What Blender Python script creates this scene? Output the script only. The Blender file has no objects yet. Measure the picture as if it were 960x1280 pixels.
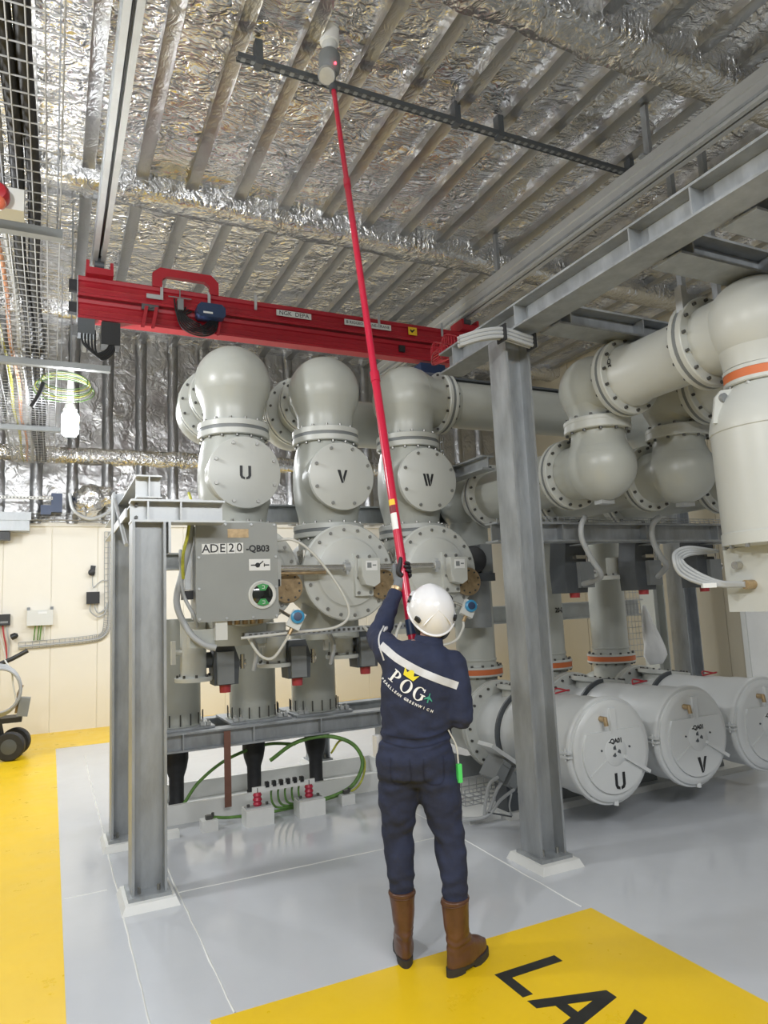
import bpy, bmesh, math, random
from mathutils import Vector, Matrix, noise
from mathutils.bvhtree import BVHTree
random.seed(7)
PI = math.pi
scene = bpy.context.scene
COL = scene.collection

# ------------------------------------------------------------------ camera
F, PITCH, ROLL, YAW, EYE = 870.0, 0.1295, -0.0450, 0.4485, 1.68
cy, sy, cp, sp = math.cos(YAW), math.sin(YAW), math.cos(PITCH), math.sin(PITCH)
fw = Vector((sy*cp, cy*cp, sp)); rt = Vector((cy, -sy, 0)); up = rt.cross(fw)
r2 = math.cos(ROLL)*rt + math.sin(ROLL)*up; u2 = -math.sin(ROLL)*rt + math.cos(ROLL)*up
cd = bpy.data.cameras.new('camera'); cam = bpy.data.objects.new('camera', cd); COL.objects.link(cam)
cd.sensor_fit = 'VERTICAL'; cd.sensor_height = 36.0; cd.sensor_width = 27.0
cd.lens = F/1280*36.0; cd.clip_start = 0.05; cd.clip_end = 100
cam.matrix_world = Matrix(((r2.x, u2.x, -fw.x, 0), (r2.y, u2.y, -fw.y, 0), (r2.z, u2.z, -fw.z, EYE), (0, 0, 0, 1)))
scene.camera = cam

# ------------------------------------------------------------------ world, lights, exposure
w = bpy.data.worlds.new('world'); scene.world = w; w.use_nodes = True
w.node_tree.nodes['Background'].inputs[0].default_value = (0.80, 0.86, 0.95, 1)
w.node_tree.nodes['Background'].inputs[1].default_value = 0.05
scene.view_settings.view_transform = 'Standard'
scene.view_settings.look = 'None'
scene.view_settings.exposure = 0.68
scene.view_settings.gamma = 1.0
scene.view_settings.use_curve_mapping = False

def area(name, loc, sx, sy_, power, col=(1, 0.97, 0.93), rot=(0, 0, 0)):
    l = bpy.data.lights.new(name, 'AREA'); l.shape = 'RECTANGLE'; l.size = sx; l.size_y = sy_
    l.energy = power; l.color = col
    o = bpy.data.objects.new(name, l); o.location = loc; o.rotation_euler = rot; COL.objects.link(o); return o
# area lights added to light the hall
LC = (0.97, 0.985, 1.0)
def globe(name, loc, power):
    l = bpy.data.lights.new(name, 'POINT'); l.energy = power; l.shadow_soft_size = 0.12; l.color = LC
    o = bpy.data.objects.new(name, l); o.location = loc; COL.objects.link(o)
# unseen point lights added to brighten the ceiling, modelled on the pendant in view
globe('unseen_globe_a', (-1.1, 1.2, 3.75), 115)
globe('unseen_globe_b', (-1.2, 4.6, 3.75), 95)
globe('unseen_globe_c', (-1.7, 8.6, 3.0), 85)
area('added_light_front', (0.9, -1.6, 4.3), 4.0, 0.4, 135, LC, (math.radians(36), 0, 0))
area('added_light_rear_aisle', (2.6, 9.0, 3.95), 3.6, 0.4, 90, LC)
area('added_light_right_aisle', (7.6, 4.5, 3.95), 0.4, 4.0, 18, LC)

# ------------------------------------------------------------------ materials
def nodes(name):
    m = bpy.data.materials.new(name); m.use_nodes = True
    nt = m.node_tree; b = nt.nodes['Principled BSDF']; return m, nt, b
def mat(name, col, rough=0.5, metal=0.0, var=0.0, scale=6.0, bump=0.0, bscale=60.0, rvar=0.0, coat=0.0, stretch=None, emit=None, alpha=None, spec=None, sss=None):
    m, nt, b = nodes(name)
    b.inputs['Base Color'].default_value = (*col, 1); b.inputs['Roughness'].default_value = rough
    b.inputs['Metallic'].default_value = metal
    if coat: b.inputs['Coat Weight'].default_value = coat; b.inputs['Coat Roughness'].default_value = 0.15
    if spec is not None: b.inputs['Specular IOR Level'].default_value = spec
    if emit: b.inputs['Emission Color'].default_value = (*emit[0], 1); b.inputs['Emission Strength'].default_value = emit[1]
    if alpha is not None: b.inputs['Alpha'].default_value = alpha
    tc = nt.nodes.new('ShaderNodeTexCoord'); src = tc.outputs['Object']
    if stretch:
        mp = nt.nodes.new('ShaderNodeMapping'); mp.inputs['Scale'].default_value = stretch
        nt.links.new(src, mp.inputs[0]); src = mp.outputs[0]
    if var or rvar:
        n = nt.nodes.new('ShaderNodeTexNoise'); n.inputs['Scale'].default_value = scale; n.inputs['Detail'].default_value = 6; n.inputs['Roughness'].default_value = 0.62
        nt.links.new(src, n.inputs['Vector'])
        if var:
            r = nt.nodes.new('ShaderNodeValToRGB'); r.color_ramp.elements[0].position = 0.3; r.color_ramp.elements[1].position = 0.7
            r.color_ramp.elements[0].color = (*[max(0, c*(1-var)) for c in col], 1); r.color_ramp.elements[1].color = (*[min(1, c*(1+var)) for c in col], 1)
            nt.links.new(n.outputs['Fac'], r.inputs[0]); nt.links.new(r.outputs[0], b.inputs['Base Color'])
        if rvar:
            q = nt.nodes.new('ShaderNodeMapRange'); q.inputs[3].default_value = max(0.02, rough-rvar); q.inputs[4].default_value = min(1, rough+rvar)
            q.inputs[1].default_value = 0.3; q.inputs[2].default_value = 0.7
            nt.links.new(n.outputs['Fac'], q.inputs[0]); nt.links.new(q.outputs[0], b.inputs['Roughness'])
    if bump:
        n2 = nt.nodes.new('ShaderNodeTexNoise'); n2.inputs['Scale'].default_value = bscale; n2.inputs['Detail'].default_value = 3
        bp = nt.nodes.new('ShaderNodeBump'); bp.inputs['Strength'].default_value = bump; bp.inputs['Distance'].default_value = 0.01
        nt.links.new(src, n2.inputs['Vector']); nt.links.new(n2.outputs['Fac'], bp.inputs['Height']); nt.links.new(bp.outputs[0], b.inputs['Normal'])
    return m

def foil_mat(name, strength, scale, stretch=(1, 1, 1), col=(0.80, 0.785, 0.75), rough=0.27):
    # crumpled aluminium: fans of long creases, facets, and calmer patches
    m, nt, b = nodes(name)
    b.inputs['Metallic'].default_value = 1.0
    b.inputs['Base Color'].default_value = (*col, 1); b.inputs['Roughness'].default_value = rough
    def N(t): return nt.nodes.new(t)
    def L(a_, b_): nt.links.new(a_, b_)
    tc = N('ShaderNodeTexCoord'); mp = N('ShaderNodeMapping'); mp.inputs['Scale'].default_value = stretch
    L(tc.outputs['Object'], mp.inputs[0])
    warp = N('ShaderNodeTexNoise'); warp.inputs['Scale'].default_value = 2.2; warp.inputs['Detail'].default_value = 3
    L(tc.outputs['Object'], warp.inputs['Vector'])
    sub = N('ShaderNodeVectorMath'); sub.operation = 'SUBTRACT'; sub.inputs[1].default_value = (0.5, 0.5, 0.5); L(warp.outputs['Color'], sub.inputs[0])
    scl = N('ShaderNodeVectorMath'); scl.operation = 'SCALE'; scl.inputs['Scale'].default_value = 0.75; L(sub.outputs[0], scl.inputs[0])
    mx = N('ShaderNodeVectorMath'); mx.operation = 'ADD'; L(mp.outputs[0], mx.inputs[0]); L(scl.outputs[0], mx.inputs[1])
    def ridge(sc, det):
        n = N('ShaderNodeTexNoise'); n.inputs['Scale'].default_value = sc; n.inputs['Detail'].default_value = det; n.inputs['Roughness'].default_value = 0.5
        L(mx.outputs[0], n.inputs['Vector'])
        s_ = N('ShaderNodeMath'); s_.operation = 'SUBTRACT'; s_.inputs[1].default_value = 0.5; L(n.outputs['Fac'], s_.inputs[0])
        q = N('ShaderNodeMath'); q.operation = 'ABSOLUTE'; L(s_.outputs[0], q.inputs[0]); return q.outputs[0]
    r1 = ridge(scale, 2.0); r2_ = ridge(scale*2.3, 2.0)
    v = N('ShaderNodeTexVoronoi'); v.feature = 'F1'; v.inputs['Scale'].default_value = scale*1.1; L(mx.outputs[0], v.inputs['Vector'])
    a1 = N('ShaderNodeMath'); a1.operation = 'MULTIPLY_ADD'; a1.inputs[1].default_value = 0.55; L(r2_, a1.inputs[0]); L(r1, a1.inputs[2])
    a2 = N('ShaderNodeMath'); a2.operation = 'MULTIPLY_ADD'; a2.inputs[1].default_value = 0.22; L(v.outputs['Distance'], a2.inputs[0]); L(a1.outputs[0], a2.inputs[2])
    calm = N('ShaderNodeTexNoise'); calm.inputs['Scale'].default_value = 1.7; calm.inputs['Detail'].default_value = 2; L(tc.outputs['Object'], calm.inputs['Vector'])
    cr = N('ShaderNodeMapRange'); cr.inputs[1].default_value = 0.36; cr.inputs[2].default_value = 0.62; cr.inputs[3].default_value = 0.35*strength; cr.inputs[4].default_value = strength; L(calm.outputs['Fac'], cr.inputs[0])
    bp = N('ShaderNodeBump'); bp.inputs['Distance'].default_value = 0.10; L(cr.outputs[0], bp.inputs['Strength'])
    L(a2.outputs[0], bp.inputs['Height']); L(bp.outputs[0], b.inputs['Normal'])
    return m

M = {}
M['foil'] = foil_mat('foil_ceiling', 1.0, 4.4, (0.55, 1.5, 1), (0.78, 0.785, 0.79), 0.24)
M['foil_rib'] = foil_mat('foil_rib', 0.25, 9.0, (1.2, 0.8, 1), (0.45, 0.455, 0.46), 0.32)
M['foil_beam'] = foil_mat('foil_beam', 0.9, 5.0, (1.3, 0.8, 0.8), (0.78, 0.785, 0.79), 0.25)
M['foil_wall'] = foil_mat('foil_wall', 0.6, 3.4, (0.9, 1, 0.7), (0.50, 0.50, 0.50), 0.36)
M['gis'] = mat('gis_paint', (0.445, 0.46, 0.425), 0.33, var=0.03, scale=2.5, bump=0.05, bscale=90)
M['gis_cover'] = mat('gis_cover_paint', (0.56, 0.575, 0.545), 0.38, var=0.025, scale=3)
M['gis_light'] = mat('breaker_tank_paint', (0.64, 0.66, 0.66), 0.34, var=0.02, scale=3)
M['seal'] = mat('flange_spacer_grey', (0.19, 0.205, 0.21), 0.5)
M['orange'] = mat('orange_spacer_ring', (0.62, 0.16, 0.05), 0.5, var=0.06)
M['bolt'] = mat('bolt_steel', (0.33, 0.33, 0.31), 0.38, 0.8)
M['bolt_dark'] = mat('bolt_dark', (0.11, 0.11, 0.105), 0.45, 0.6)
M['galv'] = mat('galvanised_steel', (0.37, 0.39, 0.405), 0.46, 0.5, var=0.22, scale=5, rvar=0.10, bump=0.08, bscale=40, stretch=(1.6, 1.6, 0.5))
M['galv_light'] = mat('galvanised_bright', (0.52, 0.54, 0.55), 0.42, 0.5, var=0.14, scale=5, rvar=0.1)
M['rail_grey'] = mat('rail_light_grey', (0.50, 0.51, 0.50), 0.4, 0.2, var=0.06)
M['zinc'] = mat('zinc_wire', (0.36, 0.37, 0.38), 0.45, 0.2)
M['crane_red'] = mat('crane_red_paint', (0.38, 0.016, 0.028), 0.36, var=0.08, scale=4)
M['crane_dark'] = mat('crane_red_recess', (0.20, 0.010, 0.018), 0.45, var=0.08)
M['pole_red'] = mat('fibreglass_red', (0.56, 0.012, 0.05), 0.28, coat=0.3)
M['black'] = mat('black_plastic', (0.018, 0.019, 0.021), 0.45)
M['rubber'] = mat('black_rubber', (0.022, 0.023, 0.026), 0.62, var=0.2, scale=20, bump=0.1)
M['dark_grey'] = mat('dark_grey_casting', (0.085, 0.095, 0.105), 0.45, var=0.1)
M['mid_grey'] = mat('grey_casting', (0.22, 0.235, 0.24), 0.45, var=0.08)
M['blue'] = mat('motor_blue', (0.022, 0.045, 0.11), 0.4)
M['dial'] = mat('dial_blue', (0.05, 0.30, 0.55), 0.3)
M['white'] = mat('white_label', (0.80, 0.81, 0.80), 0.5)
M['off_white'] = mat('off_white_enclosure', (0.66, 0.67, 0.64), 0.5, var=0.02)
M['white_paint'] = mat('white_paint_kerb', (0.74, 0.745, 0.72), 0.4, var=0.04, scale=4)
M['cream'] = mat('cream_panel', (0.80, 0.765, 0.675), 0.42, var=0.02, scale=1.2, bump=0.03, bscale=20)
M['hall_grey'] = mat('grey_hall_wall', (0.22, 0.225, 0.23), 0.5, var=0.05)
M['beige'] = mat('beige_panel', (0.50, 0.455, 0.35), 0.5, var=0.03, scale=1.5)
M['box'] = mat('grey_cabinet_paint', (0.31, 0.325, 0.315), 0.42, var=0.03, scale=5)
M['box_side'] = mat('grey_cabinet_body', (0.40, 0.42, 0.43), 0.4)
M['brass'] = mat('brass_plate', (0.45, 0.33, 0.19), 0.38, 0.7, var=0.28, scale=18)
M['copper'] = mat('oxidised_copper', (0.235, 0.115, 0.085), 0.5, 0.45, var=0.12, scale=8)
M['steel_bright'] = mat('stainless', (0.62, 0.60, 0.55), 0.25, 0.9, var=0.1)
M['cable_grey'] = mat('grey_conduit', (0.40, 0.415, 0.42), 0.5)
M['cable_white'] = mat('white_cable', (0.66, 0.66, 0.62), 0.5)
M['cable_green'] = mat('earth_cable_green', (0.13, 0.27, 0.06), 0.5, var=0.35, scale=14)
M['cable_yellow'] = mat('earth_cable_yellow', (0.50, 0.50, 0.06), 0.5, var=0.3, scale=22)
M['cable_orange'] = mat('orange_cable', (0.62, 0.27, 0.12), 0.5)
M['insulator'] = mat('red_insulator', (0.42, 0.02, 0.05), 0.3)
M['red_cap'] = mat('red_cap', (0.45, 0.05, 0.06), 0.4)
M['glass_dark'] = mat('dark_window', (0.012, 0.016, 0.014), 0.08, coat=0.8)
M['green_ind'] = mat('green_indicator', (0.06, 0.33, 0.10), 0.4)
M['yellow_label'] = mat('yellow_label', (0.85, 0.55, 0.03), 0.5)
M['green_tag'] = mat('green_tag', (0.10, 0.75, 0.16), 0.45)
M['plastic_bag'] = mat('white_plastic_bag', (0.78, 0.79, 0.79), 0.35, var=0.05, bump=0.5, bscale=18)
M['navy'] = mat('navy_coverall', (0.020, 0.027, 0.062), 0.85, var=0.22, scale=9, bump=0.7, bscale=15)
M['navy_trim'] = mat('navy_trim', (0.012, 0.016, 0.04), 0.8)
M['reflective'] = mat('reflective_tape', (0.60, 0.60, 0.60), 0.4, var=0.05, scale=40)
M['white_print'] = mat('white_print', (0.85, 0.86, 0.87), 0.6)
M['yellow_print'] = mat('yellow_print', (0.80, 0.66, 0.02), 0.6)
M['green_print'] = mat('green_print', (0.05, 0.32, 0.22), 0.6)
M['helmet'] = mat('helmet_shell', (0.80, 0.80, 0.815), 0.28, coat=0.4)
M['skin'] = mat('skin', (0.46, 0.25, 0.17), 0.5, var=0.06, scale=12)
M['hair'] = mat('dark_hair', (0.03, 0.022, 0.018), 0.6, bump=0.4, bscale=120)
M['glove_grey'] = mat('grey_glove_back', (0.17, 0.185, 0.20), 0.8, bump=0.2, bscale=80)
M['glove_black'] = mat('glove_coating', (0.02, 0.02, 0.024), 0.6)
M['leather'] = mat('brown_leather', (0.115, 0.053, 0.030), 0.36, var=0.28, scale=9, bump=0.28, bscale=26)
M['sole'] = mat('boot_sole', (0.035, 0.033, 0.032), 0.65, var=0.2)
M['lamp'] = mat('lamp_glow', (1, 1, 1), 0.4, emit=((0.93, 0.96, 1.0), 60.0))
M['led'] = mat('red_led', (0.8, 0.05, 0.05), 0.3, emit=((1, 0.05, 0.08), 4.0))
M['amber'] = mat('amber_lens', (0.72, 0.17, 0.09), 0.2, coat=0.5)
M['red_plastic'] = mat('red_plastic', (0.40, 0.02, 0.03), 0.35)

def floor_mat(name, col, rough, var, seams=True, dirt=(0.55, 0.53, 0.5)):
    m, nt, b = nodes(name)
    tc = nt.nodes.new('ShaderNodeTexCoord')
    n = nt.nodes.new('ShaderNodeTexNoise'); n.inputs['Scale'].default_value = 1.1; n.inputs['Detail'].default_value = 8; n.inputs['Roughness'].default_value = 0.6
    nt.links.new(tc.outputs['Object'], n.inputs['Vector'])
    r = nt.nodes.new('ShaderNodeValToRGB'); r.color_ramp.elements[0].position = 0.3; r.color_ramp.elements[1].position = 0.72
    r.color_ramp.elements[0].color = (*[c*(1-var) for c in col], 1); r.color_ramp.elements[1].color = (*[min(1, c*(1+var)) for c in col], 1)
    nt.links.new(n.outputs['Fac'], r.inputs[0])
    n3 = nt.nodes.new('ShaderNodeTexNoise'); n3.inputs['Scale'].default_value = 4.5; n3.inputs['Detail'].default_value = 10; n3.inputs['Roughness'].default_value = 0.72
    nt.links.new(tc.outputs['Object'], n3.inputs['Vector'])
    r3 = nt.nodes.new('ShaderNodeValToRGB'); r3.color_ramp.elements[0].position = 0.60; r3.color_ramp.elements[1].position = 0.82
    r3.color_ramp.elements[0].color = (0, 0, 0, 1); r3.color_ramp.elements[1].color = (0.16, 0.16, 0.16, 1)
    nt.links.new(n3.outputs['Fac'], r3.inputs[0])
    mx = nt.nodes.new('ShaderNodeMixRGB'); mx.inputs[2].default_value = (*[c*d for c, d in zip(col, dirt)], 1)
    nt.links.new(r3.outputs[0], mx.inputs[0]); nt.links.new(r.outputs[0], mx.inputs[1]); nt.links.new(mx.outputs[0], b.inputs['Base Color'])
    q = nt.nodes.new('ShaderNodeMapRange'); q.inputs[1].default_value = 0.3; q.inputs[2].default_value = 0.7
    q.inputs[3].default_value = rough*0.7; q.inputs[4].default_value = rough*1.4
    nt.links.new(n3.outputs['Fac'], q.inputs[0]); nt.links.new(q.outputs[0], b.inputs['Roughness'])
    n2 = nt.nodes.new('ShaderNodeTexNoise'); n2.inputs['Scale'].default_value = 7; n2.inputs['Detail'].default_value = 4
    bp = nt.nodes.new('ShaderNodeBump'); bp.inputs['Strength'].default_value = 0.10; bp.inputs['Distance'].default_value = 0.01
    nt.links.new(tc.outputs['Object'], n2.inputs['Vector']); nt.links.new(n2.outputs['Fac'], bp.inputs['Height']); nt.links.new(bp.outputs[0], b.inputs['Normal'])
    return m
M['floor_grey'] = floor_mat('floor_epoxy_grey', (0.56, 0.58, 0.61), 0.115, 0.045, dirt=(0.86, 0.85, 0.83))
M['floor_yellow'] = floor_mat('floor_epoxy_yellow', (0.85, 0.56, 0.012), 0.33, 0.06, dirt=(0.88, 0.86, 0.80))
M['floor_black'] = mat('floor_letter_black', (0.022, 0.022, 0.02), 0.4, var=0.3, scale=12)

# ------------------------------------------------------------------ mesh helpers
class MB:
    def __init__(s): s.v = []; s.f = []; s.m = None
    def add(s, vs, fs):
        b = len(s.v)
        for p in vs:
            p = Vector(p)
            s.v.append(tuple(s.m @ p) if s.m else tuple(p))
        s.f += [[b+i for i in f] for f in fs]
        return s
    def box(s, c, d, rot=None):
        x, y, z = d[0]/2, d[1]/2, d[2]/2
        vs = [Vector((i*x, j*y, k*z)) for i in (-1, 1) for j in (-1, 1) for k in (-1, 1)]
        if rot is not None: vs = [rot @ v for v in vs]
        vs = [v+Vector(c) for v in vs]
        return s.add(vs, [(0, 1, 3, 2), (4, 6, 7, 5), (0, 4, 5, 1), (2, 3, 7, 6), (0, 2, 6, 4), (1, 5, 7, 3)])
    def bb(s, x0, x1, y0, y1, z0, z1): return s.box(((x0+x1)/2, (y0+y1)/2, (z0+z1)/2), (abs(x1-x0), abs(y1-y0), abs(z1-z0)))
    def lathe(s, prof, o=(0, 0, 0), ax=(0, 0, 1), n=32):
        ax = Vector(ax).normalized(); o = Vector(o)
        t = Vector((1, 0, 0)) if abs(ax.x) < 0.9 else Vector((0, 1, 0))
        u = ax.cross(t).normalized(); w_ = ax.cross(u)
        vs = []; fs = []; rings = []
        for r, h in prof:
            if r < 1e-6: rings.append([len(vs)]); vs.append(o+ax*h)
            else:
                rings.append(list(range(len(vs), len(vs)+n)))
                for i in range(n):
                    a = 2*PI*i/n; vs.append(o+ax*h+u*(r*math.cos(a))+w_*(r*math.sin(a)))
        for a, b in zip(rings, rings[1:]):
            if len(a) == 1 and len(b) == 1: continue
            for i in range(n):
                j = (i+1) % n
                if len(a) == 1: fs.append((a[0], b[i], b[j]))
                elif len(b) == 1: fs.append((a[i], b[0], a[j]))
                else: fs.append((a[i], b[i], b[j], a[j]))
        if len(rings[0]) > 1: fs.append(tuple(rings[0]))
        if len(rings[-1]) > 1: fs.append(tuple(reversed(rings[-1])))
        return s.add(vs, fs)
    def cyl(s, a, b, r, r1=None, n=24):
        a = Vector(a); b = Vector(b); L = (b-a).length
        return s.lathe([(r, 0), (r if r1 is None else r1, L)], a, b-a, n)
    def sphere(s, c, r, n=32, k=16, ax=(0, 0, 1), sc=1.0):
        return s.lathe([(r*math.sin(PI*i/k), -sc*r*math.cos(PI*i/k)) for i in range(k+1)], c, ax, n)
    def tube(s, pts, r, n=8, closed=False):
        pts = [Vector(p) for p in pts]
        if len(pts) < 2: return s
        vs = []; fs = []; u = None; N = len(pts)
        for i, p in enumerate(pts):
            if closed: d = pts[(i+1) % N]-pts[i-1]
            else: d = pts[min(i+1, N-1)]-pts[max(i-1, 0)]
            d.normalize()
            if u is None:
                t = Vector((0, 0, 1)) if abs(d.z) < 0.9 else Vector((1, 0, 0)); u = d.cross(t).normalized()
            else:
                u = (u-d*u.dot(d)); u = u.normalized() if u.length > 1e-6 else d.orthogonal().normalized()
            w_ = d.cross(u); rr = r[i] if isinstance(r, (list, tuple)) else r
            for k in range(n):
                a = 2*PI*k/n; vs.append(p+u*(rr*math.cos(a))+w_*(rr*math.sin(a)))
        rng = N if closed else N-1
        for i in range(rng):
            for k in range(n):
                j = (i+1) % N
                fs.append((i*n+k, i*n+(k+1) % n, j*n+(k+1) % n, j*n+k))
        if not closed:
            fs.append(tuple(reversed(range(n)))); fs.append(tuple((N-1)*n+k for k in range(n)))
        return s.add(vs, fs)
    def prism(s, pts, h, o=(0, 0, 0), X=(1, 0, 0), Y=(0, 1, 0)):
        # polygon pts (counter-clockwise) in the plane (o,X,Y), extruded by h along X x Y
        o = Vector(o); X = Vector(X); Y = Vector(Y); Z = X.cross(Y); n = len(pts)
        vs = [o+X*a+Y*b for a, b in pts]+[o+X*a+Y*b+Z*h for a, b in pts]
        fs = [tuple(reversed(range(n))), tuple(range(n, 2*n))]+[(i, (i+1) % n, n+(i+1) % n, n+i) for i in range(n)]
        return s.add(vs, fs)
    def bolts(s, c, ax, R, n, r=0.013, h=0.016, ph=0.0, k=6):
        c = Vector(c); ax = Vector(ax).normalized()
        t = Vector((1, 0, 0)) if abs(ax.x) < 0.9 else Vector((0, 1, 0)); u = ax.cross(t).normalized(); w_ = ax.cross(u)
        for i in range(n):
            a = 2*PI*i/n+ph; p = c+u*(R*math.cos(a))+w_*(R*math.sin(a)); s.cyl(p-ax*0.004, p+ax*h, r, n=k)
        return s
    def mesh(s, name, sharp=35, off=None):
        me = bpy.data.meshes.new(name)
        vs = [tuple(Vector(v)-off) for v in s.v] if off else s.v
        me.from_pydata(vs, [], s.f); me.update()
        bm = bmesh.new(); bm.from_mesh(me); bmesh.ops.recalc_face_normals(bm, faces=bm.faces); bm.to_mesh(me); bm.free()
        me.polygons.foreach_set('use_smooth', [True]*len(me.polygons))
        me.set_sharp_from_angle(angle=math.radians(sharp)); me.update()
        return me

OFF = {}
def root_of(o):
    while o.parent: o = o.parent
    return o
def thing(name, label, cat, loc=(0, 0, 0), group=None, local=False):
    o = bpy.data.objects.new(name, None); COL.objects.link(o); o.location = loc; o.empty_display_size = 0.1
    o['label'] = label; o['category'] = cat
    if group: o['group'] = group
    OFF[o.name] = Vector((0, 0, 0)) if local else Vector(loc)
    return o
def part(name, mb, m, parent, label=None, kind=None, sharp=35):
    r = root_of(parent); off = OFF[r.name]
    me = mb if isinstance(mb, bpy.types.Mesh) else mb.mesh(name, sharp, off if off.length > 0 else None)
    if not me.materials: me.materials.append(M[m])
    o = bpy.data.objects.new(name, me); COL.objects.link(o); o.parent = parent
    if label: o['label'] = label
    if kind: o['kind'] = kind
    return o
def top(name, mb, m, label=None, cat=None, group=None, kind=None, sharp=35):
    xs = [Vector(v) for v in mb.v]
    off = Vector(((min(v.x for v in xs)+max(v.x for v in xs))/2, (min(v.y for v in xs)+max(v.y for v in xs))/2, min(v.z for v in xs)))
    me = mb.mesh(name, sharp, off); me.materials.append(M[m])
    o = bpy.data.objects.new(name, me); COL.objects.link(o); o.location = off; OFF[o.name] = off
    if label: o['label'] = label
    if cat: o['category'] = cat
    if group: o['group'] = group
    if kind: o['kind'] = kind
    return o
def dup(o, loc, label=None, parent=None):
    c = o.copy(); COL.objects.link(c)
    if parent is None:
        c.location = loc
        if label: c['label'] = label
        OFF[c.name] = OFF[o.name]
    else: c.parent = parent
    for ch in list(o.children): dup(ch, None, None, c)
    return c

def bez(pts, n=10):
    # Catmull-Rom through the points
    P = [Vector(p) for p in pts]; P = [P[0]*2-P[1]]+P+[P[-1]*2-P[-2]]; out = []
    for i in range(1, len(P)-2):
        for k in range(n):
            t = k/n
            out.append(0.5*((2*P[i])+(P[i+1]-P[i-1])*t+(2*P[i-1]-5*P[i]+4*P[i+1]-P[i+2])*t*t+(3*P[i]-P[i-1]-3*P[i+1]+P[i+2])*t**3))
    out.append(P[-2]); return out

FONT = bpy.data.fonts.get('Bfont') or None
def text_mb(body, size, o, X, Y, depth=0.002, align='CENTER', spacing=1.0, bold=0.0):
    c = bpy.data.curves.new('t', 'FONT'); c.body = body; c.size = size; c.align_x = align; c.align_y = 'CENTER'
    c.extrude = depth/2; c.space_character = spacing; c.offset = bold; c.resolution_u = 3
    ob = bpy.data.objects.new('t', c); COL.objects.link(ob)
    dg = bpy.context.evaluated_depsgraph_get(); me = bpy.data.meshes.new_from_object(ob.evaluated_get(dg))
    o = Vector(o); X = Vector(X).normalized(); Y = Vector(Y).normalized(); Z = X.cross(Y)
    mb = MB(); mb.add([o+X*v.co.x+Y*v.co.y+Z*v.co.z for v in me.vertices], [tuple(p.vertices) for p in me.polygons])
    bpy.data.objects.remove(ob); bpy.data.curves.remove(c); bpy.data.meshes.remove(me)
    return mb

def ibeam(mb, a, b, H, W, tf, tw, up_=(0, 0, 1)):
    # I section along a->b; H is measured along up_, W across
    a = Vector(a); b = Vector(b); d = (b-a); L = d.length; d.normalize(); u = Vector(up_); u = (u-d*u.dot(d)).normalized(); s_ = u.cross(d)
    h = H/2; w_ = W/2; t = tw/2
    P = [(-w_, -h), (w_, -h), (w_, -h+tf), (t, -h+tf), (t, h-tf), (w_, h-tf), (w_, h), (-w_, h), (-w_, h-tf), (-t, h-tf), (-t, -h+tf), (-w_, -h+tf)]
    mb.prism(P, L, a, s_, u) if s_.cross(u).dot(d) > 0 else mb.prism(P, L, b, s_, u)
    return mb
# ================================================================== SETTING
X0, X1, Y0, Y1, ZC = -2.6, 9.1, -3.2, 11.73, 6.22
def rect(mb, x0, x1, y0, y1, z): return mb.add([(x0, y0, z), (x1, y0, z), (x1, y1, z), (x0, y1, z)], [(0, 1, 2, 3)])
# floor: grey slab in a few rectangles around the painted zones
fl = MB(); fl.bb(X0, X1, Y0, Y1, -0.2, 0)
floor = top('floor', fl, 'floor_grey', 'light grey glossy epoxy floor', kind='structure')
def fpart(name, mb, m, label=None): return part(name, mb, m, floor, label)
mb = MB(); mb.prism([(X0, Y0), (0.085, Y0), (0.085, 10.27), (X1, 10.27), (X1, Y1), (X0, Y1)], 0.0012)
fpart('painted_walkway', mb, 'floor_yellow', 'yellow painted walkway along the wall')
mb = MB(); mb.bb(0.62, 2.655, 0.5, 3.165, 0, 0.0012)
fpart('painted_area', mb, 'floor_yellow', 'yellow painted floor area with black letters')
def letter(pts):
    b = MB(); b.prism(pts, 0.0008, (1.826, 2.866, 0.0012), (0, -1, 0), (1, 0, 0)); fpart('floor_letter', b, 'floor_black')
letter([(0, 0), (0.211, 0), (0.211, 0.052), (0.060, 0.052), (0.060, 0.337), (0, 0.337)])
b = MB()
for q in ([(0.240, 0), (0.303, 0), (0.374, 0.2346), (0.374, 0.337), (0.343, 0.337)], [(0.508, 0), (0.405, 0.337), (0.374, 0.337), (0.374, 0.2346), (0.445, 0)], [(0.3266, 0.078), (0.4214, 0.078), (0.4063, 0.128), (0.3417, 0.128)]):
    b.prism(q, 0.0008, (1.826, 2.866, 0.0012), (0, -1, 0), (1, 0, 0))
fpart('floor_letter', b, 'floor_black')
letter([(0.605, 0), (0.667, 0), (0.667, 0.140), (0.768, 0.337), (0.700, 0.337), (0.636, 0.200), (0.572, 0.337), (0.504, 0.337), (0.605, 0.140)])
def seam(p, q, w_=0.010):
    b = MB(); p = Vector((*p, 0.0)); q = Vector((*q, 0.0)); n = max(2, int((q-p).length/0.12)); d = (q-p).normalized(); s_ = Vector((-d.y, d.x, 0))
    vs = []
    for i in range(n+1):
        c = p.lerp(q, i/n)+s_*random.uniform(-0.003, 0.003); ww = w_*random.uniform(0.6, 1.3)/2
        vs += [c-s_*ww, c+Vector((0, 0, 0.0035)), c+s_*ww]
    b.add(vs, [f for i in range(n) for f in ((i*3, i*3+1, i*3+4, i*3+3), (i*3+1, i*3+2, i*3+5, i*3+4))])
    fpart('weld_seam', b, 'white_paint')
for p, q in (((0.395, 1.5), (0.395, 9.5)), ((0.722, 3.17), (0.722, 5.9)), ((0.10, 4.885), (0.34, 4.885)), ((0.72, 4.6), (2.66, 4.6)), ((2.62, 3.2), (2.66, 4.6)), ((2.66, 4.6), (2.66, 5.9))): seam(p, q)

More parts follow.
